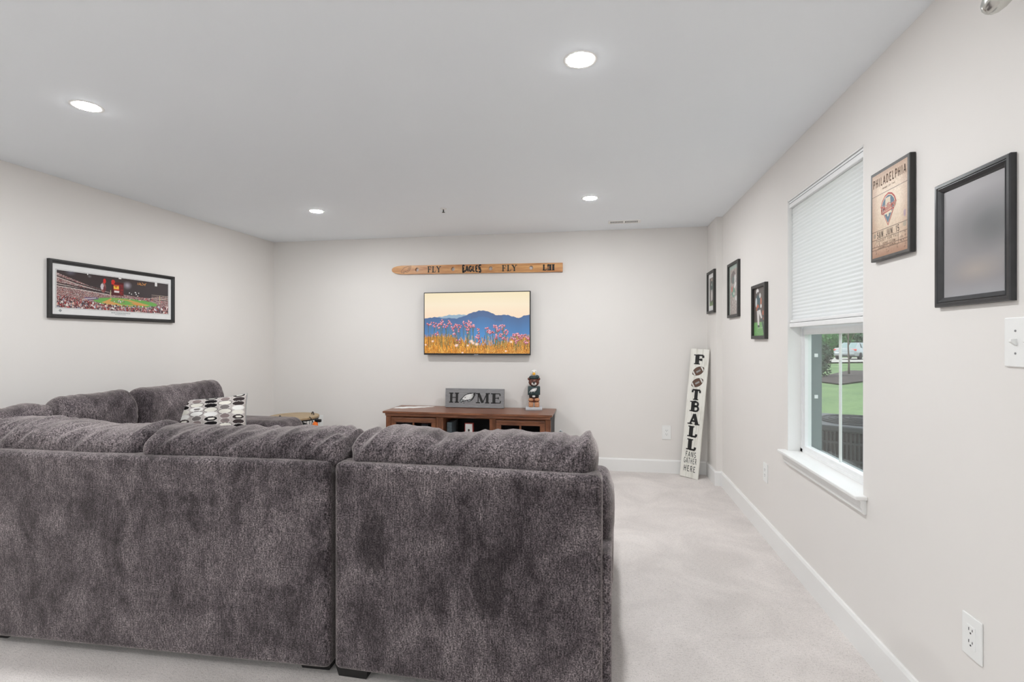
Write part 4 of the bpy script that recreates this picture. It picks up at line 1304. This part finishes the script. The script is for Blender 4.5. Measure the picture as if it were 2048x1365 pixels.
P.speckle(fg, crowd + [(58, 44, 50), (84, 40, 48), (40, 36, 44), (200, 60, 64)], 1.0, 2)
for _ in range(240):
    x = rng.rand(); z = rng.rand() * .16 * (1 + abs(x - .5))
    P.ell(x, z, .006, .028, [(236, 230, 228), (160, 50, 58), (70, 60, 70), (214, 180, 168), (96, 44, 52), (150, 150, 168)][rng.randint(6)])
for (x, z) in ((.62, .545), (.665, .55), (.68, .50), (.66, .60), (.655, .61), (.69, .595), (.235, .985), (.60, .575)):
    P.ell(x, z, .004, .018, (250, 248, 246))
for _ in range(30): P.ell(.60 + rng.rand() * .33, .36 + rng.rand() * .09, .006, .012, [(226, 214, 206), (190, 60, 66), (74, 66, 76)][rng.randint(3)])
P.put((U > .50) & (U < .525) & (V > .965), (236, 232, 230)).put((U > .855) & (U < .88) & (V > .88), (236, 232, 230))
m = MB()
for (a_, b_, c_, d_) in ((-.006, pw_ + .006, -.006, -.0048), (-.006, pw_ + .006, ph_ + .0048, ph_ + .006), (-.006, -.0048, -.006, ph_ + .006), (pw_ + .0048, pw_ + .006, -.006, ph_ + .006)):
    m.box(x0_ + a_, x0_ + b_, -.0086, -.0081, z0_ + c_, z0_ + d_)
m.build('key_line', 'dark_ink', pn)
P.build('photograph', pn, 'print_gloss', x0_, -.0088, z0_)
MB().poly([(-.442, -.148), (-.430, -.136), (-.418, -.148), (-.430, -.160)], -.0084).build('caption_badge', 'logo_grey', pn)
m = MB()
rr = random.Random(2)
for (zc, xa, xb, hh_) in ((-.146, -.06, .09, .006), (-.156, -.03, .06, .004)):
    x = xa
    while x < xb:
        wd = rr.uniform(.004, .014)
        m.box(x, x + wd, -.0086, -.0082, zc, zc + hh_); x += wd + .003
m.build('caption_line', 'logo_grey', pn)

# three black-framed player pictures
def player(w, h, kind):
    P = Paint(w, h, 90, 130, (92, 84, 82))
    r_ = P.rng
    if kind == 0:
        P.c[:] = np.array((120, 114, 110)) / 255.
        P.speckle(P.V > .2, [(116, 110, 106), (98, 90, 86), (134, 124, 118)], .6, 3)
        P.rect(0, 1, 0, .16, (124, 146, 100))
        P.ell(.5, .92, .10, .05, (198, 170, 156)).ell(.5, .73, .22, .16, (70, 92, 88)).ell(.5, .60, .15, .10, (64, 82, 80)).ell(.28, .66, .07, .12, (70, 90, 86)).ell(.74, .64, .07, .13, (70, 90, 86))
        P.ell(.42, .34, .10, .24, (214, 208, 204)).ell(.60, .36, .09, .22, (206, 200, 196)).ell(.40, .12, .07, .06, (60, 58, 58)).ell(.62, .15, .07, .05, (60, 58, 58)).ell(.5, .75, .06, .05, (210, 210, 206))
    elif kind == 1:
        P.c[:] = np.array((176, 166, 160)) / 255.
        P.speckle(P.V > -1, [(182, 172, 166), (164, 152, 146), (196, 188, 182), (156, 140, 134)], .7, 4)
        P.rect(0, 1, .92, 1, (168, 182, 174)).rect(0, .10, 0, 1, (172, 184, 176))
        P.ell(.45, .78, .20, .10, (120, 110, 108)).ell(.62, .72, .10, .08, (206, 204, 202)).ell(.40, .70, .14, .08, (110, 120, 116)).ell(.62, .58, .12, .05, (224, 222, 220), .6)
        P.ell(.45, .45, .18, .10, (118, 152, 136)).ell(.50, .42, .05, .03, (222, 220, 214)).ell(.75, .32, .12, .05, (224, 222, 220)).ell(.3, .52, .08, .06, (196, 120, 108)).ell(.25, .75, .06, .1, (128, 118, 116))
    else:
        P.c[:] = np.array((92, 84, 80)) / 255.
        P.rect(0, 1, 0, .28, (120, 170, 106)).rect(.3, 1, .155, .175, (226, 230, 220), .7)
        P.speckle(P.V < .28, [(116, 168, 102), (130, 180, 116), (106, 156, 94)], .6, 2)
        P.ell(.30, .93, .11, .055, (226, 224, 222)).ell(.33, .885, .08, .03, (90, 84, 84)).ell(.38, .73, .21, .12, (66, 92, 98)).ell(.20, .70, .08, .10, (198, 204, 204)).ell(.52, .83, .08, .05, (206, 206, 204))
        P.ell(.60, .70, .06, .09, (196, 122, 92)).ell(.60, .61, .06, .04, (230, 228, 226)).ell(.32, .58, .11, .07, (190, 96, 64), .5).ell(.36, .54, .09, .05, (70, 90, 98))
        P.polyg([(.25, .52), (.55, .54), (.70, .36), (.62, .34), (.45, .46), (.46, .22), (.33, .22)], (218, 212, 210))
        P.polyg([(.33, .22), (.46, .22), (.50, .17), (.34, .18)], (66, 70, 74)).polyg([(.62, .36), (.70, .36), (.90, .07), (.80, .06)], (60, 78, 82))
        P.ell(.80, .47, .09, .05, (196, 104, 72), .3).ell(.84, .35, .07, .03, (206, 110, 76), .3).ell(.80, .58, .08, .07, (96, 70, 58))
    return P

pf = [(0, 0), (0, -.020), (.003, -.023), (.020, -.023), (.023, -.020), (.023, -.006)]
for (kind, loc, w, h, ptop, pbot, pl, label) in (
        (0, (XRF, 5.022, 1.773), .306, .398, .05, .05, .05, 'small black frame with white-matted standing player photo nearest the far corner'),
        (1, (XR, 4.423, 1.735), .338, .455, .03, .03, .03, 'tall black frame holding a pale faded action print, middle of three'),
        (2, (XR, 3.7365, 1.516), .309, .378, .022, .022, .022, 'low black frame with a running football player on grass')):
    t_ = pic_frame('framed_photo', label, loc, -PI / 2, w, h, pf, 'charcoal_frame')
    iw, ih = w - .044, h - .044
    if kind == 0:
        MB().box(-iw / 2, iw / 2, -.0075, -.005, -ih / 2, ih / 2).build('mat_board', 'mat_white', t_)
        Pq = player(.185, .262, kind); Pq.build('photograph', t_, 'print', -.085, -.0080, -.128)
    else:
        Pq = player(iw, ih, kind); Pq.build('photograph', t_, 'print', -iw / 2, -.0075, -ih / 2)

# ticket print
tk = thing('ticket_print', 'vintage baseball ticket print on a dark-edged panel beside the window', 'picture', (XR, 2.1205, 1.801), -PI / 2)
TW, TT = .261, .350
MB().rbox(-TW / 2, TW / 2, -.0205, -.001, -TT / 2, TT / 2, .002, 1).build('panel', 'black_frame', tk)
frame_mesh(TW, TT, [(.001, -.0205), (.004, -0.0217), (.013, -0.0217), (.013, -0.0208)]).build('face_border', 'ticket_edge', tk)
ew_, eh_ = TW - .026, TT - .026
P = Paint(ew_, eh_, 110, 150, (222, 200, 176))
U, V = P.U, P.V
P.speckle(V > -1, [(218, 194, 170), (212, 188, 162), (224, 202, 178), (208, 184, 160)], .8, 2)
ed = np.clip(1 - np.minimum(np.minimum(U, 1 - U) * .8, np.minimum(V, 1 - V)) / .16, 0, 1)
P.put(ed, (160, 122, 100), .5).ell(.5, .55, .5, .33, (234, 218, 196), soft=.9, a=.7)
P.put(np.clip((.2 - V) / .2, 0, 1), (150, 104, 84), .5)
for vv in (.745, .315, .215, .125, .065 + .03): P.put(np.abs(V - vv) < .0035, (96, 74, 62))
P.put((np.abs(U - .22) < .004) & (V > .125) & (V < .215), (96, 74, 62)).put((np.abs(U - .76) < .004) & (V > .095) & (V < .215), (96, 74, 62))
P.ell(.08, .265, .04, .03, (140, 132, 120), a=.6).ell(.93, .29, .045, .035, (150, 146, 132), a=.6).ell(.93, .415, .03, .03, (150, 124, 150), a=.6).ell(.93, .385, .025, .02, (150, 124, 150), a=.5)
rng = P.rng
for (u0, u1, v0, v1, n_) in ((.06, .20, .13, .20, 14), (.80, .95, .14, .20, 14), (.80, .95, .10, .125, 10), (.1, .2, .02, .08, 8), (.42, .5, .02, .08, 7), (.68, .76, .03, .09, 8), (.88, .97, .02, .09, 9)):
    for _ in range(n_):
        a_, b_ = u0 + rng.rand() * (u1 - u0), v0 + rng.rand() * (v1 - v0)
        P.rect(a_, a_ + .012, b_, b_ + .016, (120, 96, 82), .7)
P.build('print', tk, 'print', -ew_ / 2, -0.0214, -eh_ / 2)
def tkt(txt, u, v, hgt, fit, mat, T=.14, t=.12):
    m_ = MB(); lettering(m_, txt, -ew_ / 2 + u * ew_, -eh_ / 2 + v * eh_, hgt, T=T, t=t, serif=0, y=-0.0217, depth=.0002, fit=fit, gap=.16)
    return m_.build('lettering', mat, tk)
tkt('PHILADELPHIA', .5, .845, .032, .222, 'brown_ink', .17, .15)
tkt('SUN. JUN. 15', .47, .228, .024, .150, 'dark_ink', .17, .15)
tkt('ROOT FOR THE', .50, .178, .0085, .120, 'brown_ink')
tkt('HOME TEAM', .50, .135, .0085, .085, 'brown_ink')
tkt('ADMIT ONE', .44, .100, .0060, .120, 'brown_ink')
tkt('HOME OF THE', .5, .79, .006, .085, 'brown_ink')
# baseball diamond emblem
lx, lz = -.005, .012
dm = [(-.052, .012), (-.040, .034), (-.022, .050), (.002, .057), (.026, .050), (.044, .034), (.055, .012), (.0, -.068)]
def sc(k_, dx=0, dz=0): return [(lx + a_ * k_ + dx, lz + (b_ + .003) * k_ + dz) for a_, b_ in dm]
MB().poly(sc(1.0), -0.0216, .0001).build('emblem_border', 'red_ink', tk)
MB().poly(sc(.90), -0.0218, .0001).build('emblem_rim', 'cream_ink', tk)
MB().poly(sc(.84), -0.0220, .0001).build('emblem_field', 'blue_ink', tk)
bell = [(-.018, .042), (.018, .042), (.016, .036), (.018, .014), (.024, -.012), (.027, -.020), (.006, -.020), (.004, -.030), (-.004, -.030), (-.005, -.020), (-.027, -.020), (-.024, -.012), (-.018, .014), (-.016, .036)]
MB().poly([(lx + a_, lz + b_) for a_, b_ in bell], -0.0222, .0001).build('emblem_bell', 'cream_ink', tk)
m = MB(); lettering(m, 'Phillies', lx, lz - .006, .026, T=.26, t=.22, serif=0, y=-0.0224, depth=.0001, fit=.098, gap=.02, warp=lambda X, Z: (X, Z + (X - lx) * .14)); m.build('script_outline', 'cream_ink', tk)
m = MB(); lettering(m, 'Phillies', lx, lz - .006, .026, T=.18, t=.15, serif=0, y=-0.0226, depth=.0001, fit=.098, gap=.02, warp=lambda X, Z: (X, Z + (X - lx) * .14)); m.build('script', 'red_ink', tk)
stm = MB(); stroke(stm, [(lx - .040, lz - .014), (lx + .040, lz - .006)], .0022, -0.0224, .0001, lambda a_, b_: (a_, b_)); stm.build('script_tail', 'red_ink', tk)

# blurred frame at the right edge
bf = pic_frame('framed_picture', 'large dark moulded frame with smooth blurred grey picture at right edge', (XR, 1.711, 1.618), -PI / 2, .310, .394,
               [(0, 0), (0, -.014), (.003, -.017), (.011, -.017), (.0125, -.014), (.015, -.014), (.0165, -.0165), (.026, -.011), (.029, -.008), (.030, -.005)], 'grey_frame')
bw, bh_ = .252, .336
P = Paint(bw, bh_, 60, 70, (150, 147, 148))
P.put(np.clip((P.V - .55) / .5, 0, 1), (166, 163, 165), .8)
P.ell(.72, .62, .75, .30, (116, 116, 118), soft=1.0, a=.95).ell(.85, .55, .4, .2, (106, 107, 109), soft=1.0, a=.7)
P.ell(.55, .22, .5, .14, (176, 166, 158), soft=1.0, a=.8).put(np.clip((.14 - P.V) / .14, 0, 1), (166, 166, 170), .8)
P.put(np.clip((.35 - P.U) / .35, 0, 1), (158, 156, 157), .5)
P.build('print', bf, 'print', -bw / 2, -.0055, -bh_ / 2)

# ---------------------------------------------------------------- tall leaning FOOTBALL sign
fsn = thing('leaning_sign', 'tall whitewashed plank sign with black FOOTBALL lettering leaning in the corner', 'sign')
bl_, br_ = Vector((.757, 5.128, 0)), Vector((.906, 5.028, 0))
tl_, tr_ = Vector((.876, 5.190, 1.236)), Vector((1.022, 5.090, 1.228))
bc, tc2 = (bl_ + br_) / 2, (tl_ + tr_) / 2
zax = (tc2 - bc); LEN = zax.length; zax.normalize()
xax = ((br_ - bl_) + (tr_ - tl_)).normalized(); xax = (xax - zax * xax.dot(zax)).normalized()
yax = zax.cross(xax)
Mx = Matrix((xax, yax, zax)).transposed().to_4x4(); Mx.translation = bc + Vector((0, 0, .004))
fsn.matrix_world = Mx
SW = .182
pwid = SW / 3
for i in range(3):
    xa = -SW / 2 + i * pwid
    MB().rbox(xa + .0006, xa + pwid - .0006, 0, .015, 0 if i != 1 else .001, LEN - (.0 if i != 1 else .002), .0012, 1).build('plank', 'white_plank', fsn)
for z_ in (.10, .62, 1.16):
    MB().box(-SW / 2 + .01, SW / 2 - .01, .015, .024, z_, z_ + .05).build('batten', 'plank_back', fsn)
def pz(v): return LEN * (960 - v) / 260.0      # photo row to board height
m = {}
for (ch, v0, v1, xo, wd) in (('F', 710.5, 732.5, .0, .098), ('T', 781, 804.5, .0, .092), ('B', 805, 828, .0, .094), ('A', 830, 854, .0, .098), ('L', 855, 879, .0, .092), ('L', 881, 905.5, .0, .092)):
    q = MB(); lettering(q, ch, xo, pz(v1) + .004, (pz(v0) - pz(v1)) * .90, T=.30, t=.16, serif=.46, y=0, depth=.003, fit=wd * .92); q.build('letter', 'black', fsn)
for (txt, v0, v1, wd) in (('FANS', 907, 919.5, .105), ('GATHER', 919.5, 932.5, .128), ('HERE', 935, 948.5, .118)):
    q = MB(); lettering(q, txt, .0, pz(v1) + .004, (pz(v0) - pz(v1)) * .84, T=.15, t=.13, serif=0, y=0, depth=.0007, fit=wd, gap=.14); q.build('lettering', 'stencil', fsn)
def football(zc):
    rot = math.radians(33)
    def tr(P_): return [(a_ * math.cos(rot) - b_ * math.sin(rot), zc + a_ * math.sin(rot) + b_ * math.cos(rot)) for a_, b_ in P_]
    La, Wa = .062, .036
    lens_ = [(La * math.cos(a_), Wa * math.sin(a_) * (abs(math.sin(a_)) ** .25 if math.sin(a_) else 1)) for a_ in [2 * PI * i / 36 for i in range(36)]]
    MB().poly(tr([(a_ * 1.05, b_ * 1.07) for a_, b_ in lens_]), 0, .0007).build('ball_outline', 'black', fsn)
    b = MB().poly(tr(lens_), -.0009, .0004).build('ball', 'ball_brown', fsn)
    for s_ in (-1, 1):
        e = [p for p in lens_ if .034 < s_ * p[0] < .054]
        up_ = sorted([p for p in e if p[1] > 0], key=lambda p: p[0]); dn = sorted([p for p in e if p[1] <= 0], key=lambda p: -p[0])
        if len(up_) > 1 and len(dn) > 1:
            MB().poly(tr(up_ + dn), -.0015, .0003).build('stripe', 'ball_stripe', b)
    MB().poly(tr([(-.022, -.010), (.024, -.010), (.024, .006), (-.022, .006)]), -.0015, .0003).build('lace', 'ball_lace', b)
football(pz(745)); football(pz(768.5))

# ================================================================== OUTSIDE THE WINDOW
def gz(x, y): return -.14 - .0035 * math.hypot(x, y) + .05 * math.sin(x * .35) * math.sin(y * .21)
nx_, ny_ = 60, 80
xs_ = XO + .002 + (np.linspace(0, 1, nx_) ** 1.6) * 70; ys_ = -12 + np.linspace(0, 1, ny_) * 110
GX_, GY_ = np.meshgrid(xs_, ys_)
GZ_ = np.vectorize(gz)(GX_, GY_)
lw = grid_mesh('ground_lawn', np.stack([GX_, GY_, GZ_], -1), None, None, 'grass', True)
tag(lw, 'green lawn outside the window', 'lawn', kind='structure')
def strip(name, pts, dz, mat, label, cat):
    m_ = MB()
    vs_ = [(x, y, gz(x, y) + dz) for x, y in pts]
    cx_ = sum(p[0] for p in pts) / len(pts); cy_ = sum(p[1] for p in pts) / len(pts)
    vs_.append((cx_, cy_, gz(cx_, cy_) + dz * 2.2))
    n_ = len(pts)
    m_.add(vs_, [(i, (i + 1) % n_, n_) for i in range(n_)])
    o_ = m_.build(name, mat)
    return tag(o_, label, cat, kind='structure')
def ray(u, t):
    x = (u - 1024) / 1015.0
    c_, s_ = math.cos(TH), math.sin(TH)
    return ((x * c_ - s_) * t, (x * s_ + c_) * t)
mb_pts = [ray(1606, 18.5), ray(1640, 18.8), ray(1680, 17.6), ray(1730, 18.8), ray(1800, 20.5), ray(1830, 24.0), ray(1760, 25.5), ray(1697, 26.0), ray(1660, 22.5), ray(1625, 20.2)]
strip('ground_mulch', mb_pts, .05, 'mulch', 'dark brown mulch bed on the lawn outside', 'mulch bed')
# road strip follows a line across the view
ra, rb_, rc_, rd_ = ray(1560, 36), ray(1800, 37), ray(1860, 49), ray(1540, 49)
m = MB()
N_ = 24
vs = []
for i in range(N_ + 1):
    f_ = i / N_
    for (p, q) in ((ra, rb_), (rd_, rc_)):
        x = p[0] + (q[0] - p[0]) * f_; y = p[1] + (q[1] - p[1]) * f_
        vs.append((x, y, gz(x, y) + .10))
m.add(vs, [(2 * i, 2 * i + 2, 2 * i + 3, 2 * i + 1) for i in range(N_)])
tag(m.build('road', 'asphalt'), 'pale road beyond the lawn outside', 'road', kind='structure')

m = MB().box(XL - 6, XO + 4, YF - 9, YF - .102, -.16, -.06)  # unseen slab, added to bounce sunlight through the door onto the ceiling
tag(m.build('ground_bounce_slab', 'asphalt'), 'added unseen pale patio slab bouncing daylight in through the added door', 'patio', kind='structure')
# parked car, rear towards the window
cx_, cy_ = ray(1709, 43.5)
car = thing('parked_car', 'silver sedan parked on the road seen through the window', 'car', (cx_, cy_, gz(cx_, cy_) + .10), math.atan2(cy_, cx_) - PI / 2 - .30)
def loft(secs, name, mat, parent):
    """secs: list of (y, [(x,z)...]) closed outlines"""
    m_ = MB(); n_ = len(secs[0][1]); vs_ = []
    for (y, o_) in secs: vs_ += [(x, y, z) for x, z in o_]
    fs_ = [(i * n_ + j, i * n_ + (j + 1) % n_, (i + 1) * n_ + (j + 1) % n_, (i + 1) * n_ + j) for i in range(len(secs) - 1) for j in range(n_)]
    fs_ += [tuple(range(n_))[::-1], tuple(range((len(secs) - 1) * n_, len(secs) * n_))]
    return m_.add(vs_, fs_).build(name, mat, parent, True, .7)
def sect(w, z0, z1): return [(-w, z0), (-w * .94, z0 - .08), (w * .94, z0 - .08), (w, z0), (w * 1.0, z0 + (z1 - z0) * .6), (w * .9, z1), (-w * .9, z1), (-w, z0 + (z1 - z0) * .6)]
body = loft([(-2.3, sect(.70, .50, .86)), (-2.2, sect(.84, .42, .98)), (-1.2, sect(.90, .32, 1.0)), (.9, sect(.90, .32, .95)), (2.0, sect(.84, .36, .80)), (2.35, sect(.66, .44, .66))], 'car_body', 'car_paint', car)
loft([(-1.75, [(-.68, .96), (.68, .96), (.64, 1.0), (-.64, 1.0)]), (-.85, [(-.74, .96), (.74, .96), (.56, 1.43), (-.56, 1.43)]), (.25, [(-.76, .95), (.76, .95), (.58, 1.43), (-.58, 1.43)]), (1.15, [(-.72, .93), (.72, .93), (.66, .96), (-.66, .96)])], 'cabin', 'car_paint', car)
MB().add([(-.60, -1.72, 1.02), (.60, -1.72, 1.02), (.50, -.93, 1.415), (-.50, -.93, 1.415)], [(0, 1, 2, 3)]).build('rear_window', 'car_glass', car)
for s_ in (-1, 1):
    MB().rbox(s_ * .66 - .17, s_ * .66 + .17, -2.29, -2.12, .76, .90, .03, 2).build('tail_light', 'tail_light', car, True)
    MB().add([(s_ * .765, -.75, 1.02), (s_ * .765, .9, 1.0), (s_ * .62, .25, 1.38), (s_ * .62, -.62, 1.38)], [(0, 1, 2, 3)]).build('side_window', 'car_glass', car)
    for y_ in (-1.4, 1.4):
        MB().lathe([(.05, -.10), (.30, -.10), (.32, -.06), (.32, .06), (.30, .10), (.05, .10)], (s_ * .80, y_, .32), 20, Matrix.Rotation(PI / 2, 4, 'Y')).build('wheel', 'tyre', car)
MB().rbox(-.72, .72, -2.36, -2.2, .42, .62, .04, 2).build('bumper', 'car_paint', car, True)

def tree(name, label, x, y, hgt, rad, mat, seed, leaves=1500, lsize=.16, trunk=True):
    t_ = thing(name, label, 'tree' if 'tree' in name else 'shrub', (x, y, gz(x, y)))
    rr_ = random.Random(seed)
    if trunk:
        MB().tube([(0, 0, -.1), (.03, .02, hgt * .3), (-.03, .04, hgt * .7)], [rad * .09, rad * .07, rad * .03], 8).build('trunk', 'bark', t_, True)
    m_ = MB()
    blobs = []
    for i in range(7):
        a_ = rr_.uniform(0, 2 * PI)
        rr0 = rr_.uniform(.1, .5) * rad
        zc = hgt * (rr_.uniform(.18, .80) if trunk else rr_.uniform(.25, .7))
        br0 = rad * rr_.uniform(.45, .7)
        if not trunk: zc = min(max(zc, br0 * .8), hgt - br0 * .8)
        blobs.append((rr0 * math.cos(a_), rr0 * math.sin(a_), zc, br0))
        m_.ico((rr0 * math.cos(a_), rr0 * math.sin(a_), zc), br0 * .82, 2, (1, 1, .9), .5, 1.7, seed + i)
    for i in range(leaves):
        b_ = rr_.choice(blobs)
        d_ = Vector((rr_.gauss(0, 1), rr_.gauss(0, 1), rr_.gauss(0, 1))).normalized()
        c_ = Vector(b_[:3]) + d_ * b_[3] * rr_.uniform(.78, 1.1)
        a1 = Vector((rr_.gauss(0, 1), rr_.gauss(0, 1), rr_.gauss(0, 1))).normalized() * lsize
        a2 = a1.cross(d_ + Vector((.1, .2, .3))).normalized() * lsize * .55
        m_.add([c_ - a1, c_ + a2, c_ + a1, c_ - a2], [(0, 1, 2, 3)])
    f_ = m_.build('foliage', mat, t_)
    f_['kind'] = 'stuff'
    return t_
x, y = ray(1636, 21.5)
tree('shrub', 'dense dark green shrub at the left of the window view', x, y, 1.75, .75, 'leaf_dark', 3, 1600, .07, False)
for i, (u, t_, hg, rd, lb) in enumerate(((1590, 66, 9.0, 3.4, 'broad green tree beyond the road behind the shrub'), (1655, 80, 10.0, 3.8, 'tall bright green tree beyond the road behind the grille bar'),
                                         (1707, 66, 8.5, 3.4, 'round green tree beyond the road above the parked car'), (1762, 80, 9.5, 3.8, 'green tree beyond the road at the right of the window view'))):
    x, y = ray(u, t_)
    tree('tree', lb, x, y, hg, rd, 'leaf', 20 + i, 2200, .30)
    
x, y = ray(1660, 55)
hdg = tree('hedge_shrub', 'low green hedge along the far side of the road', x, y, 3.4, 1.9, 'leaf', 41, 1500, .2, False)
hdg['category'] = 'shrub'
x, y = ray(1745, 55)
hdg = tree('hedge_shrub', 'low dark green hedge behind the parked car', x, y, 3.2, 1.9, 'leaf_dark', 43, 1500, .2, False)
hdg['category'] = 'shrub'
# young sapling in the mulch
x, y = ray(1697.5, 22.2)
sp = thing('sapling', 'thin bare sapling trunk rising from the mulch bed', 'sapling', (x, y, gz(x, y)))
MB().tube([(0, 0, -.05), (.01, 0, .6), (-.02, .01, 1.3), (0, .02, 2.4)], [.045, .036, .03, .018], 8).build('trunk', 'bark', sp, True)
MB().tube([(-.02, .01, 1.3), (.2, .02, 1.75), (.32, .03, 2.2)], [.018, .012, .006], 6).tube([(-.01, .01, 1.55), (-.2, -.05, 1.95), (-.28, -.06, 2.3)], [.016, .011, .006], 6).build('branch', 'bark', sp, True)

# condenser unit right outside
ac = thing('condenser_unit', 'dark grey slatted air conditioner unit standing just outside the window', 'air conditioner', (2.16, 4.72, gz(2.16, 4.72)), math.radians(-28))
z0, z1 = .04, .735
hw_ = .37
MB().box(-.45, .45, -.45, .45, -.06, z0).build('pad', 'asphalt', ac)
for sx in (-1, 1):
    for sy in (-1, 1):
        MB().rbox(sx * hw_ - .025, sx * hw_ + .025, sy * hw_ - .025, sy * hw_ + .025, z0, z1, .006, 1).build('corner_post', 'unit_metal', ac)
MB().box(-hw_, hw_, -hw_, hw_, z0, z0 + .05).build('base_pan', 'unit_metal', ac)
MB().box(-hw_ + .02, hw_ - .02, -hw_ + .02, hw_ - .02, z0 + .05, z1 - .02).build('coil_core', 'unit_dark', ac)
for zz in (z0 + .16, z0 + .30, z0 + .44, z0 + .58):
    MB().box(-hw_ + .02, hw_ - .02, -hw_ - .012, -hw_ + .02, zz, zz + .018).box(-hw_ - .012, -hw_ + .02, -hw_ + .02, hw_ - .02, zz, zz + .018).build('cross_rail', 'unit_metal', ac)
for i in range(26):
    xx = -hw_ + .03 + i * (2 * hw_ - .06) / 25
    MB().box(xx - .006, xx + .006, -hw_ - .006, -hw_ + .02, z0 + .05, z1 - .02).build('louvre', 'unit_metal', ac)
    MB().box(-hw_ - .006, -hw_ + .02, xx - .006, xx + .006, z0 + .05, z1 - .02).build('louvre', 'unit_metal', ac)
MB().rbox(-hw_ - .03, hw_ + .03, -hw_ - .03, hw_ + .03, z1 - .02, z1 + .03, .012, 2).build('lid', 'unit_metal', ac)
m = MB()
for r_ in (.08, .13, .18, .23, .28):
    m.tube([(r_ * math.cos(2 * PI * i / 32), r_ * math.sin(2 * PI * i / 32), z1 + .045 + .02 * (1 - r_ / .28)) for i in range(32)], .004, 5, True)
m.build('fan_guard', 'unit_dark', ac)
MB().lathe([(.01, z1 + .03), (.30, z1 + .03), (.30, z1 + .036), (.08, z1 + .05), (.01, z1 + .05)], seg=32).build('fan_opening', 'unit_dark', ac)
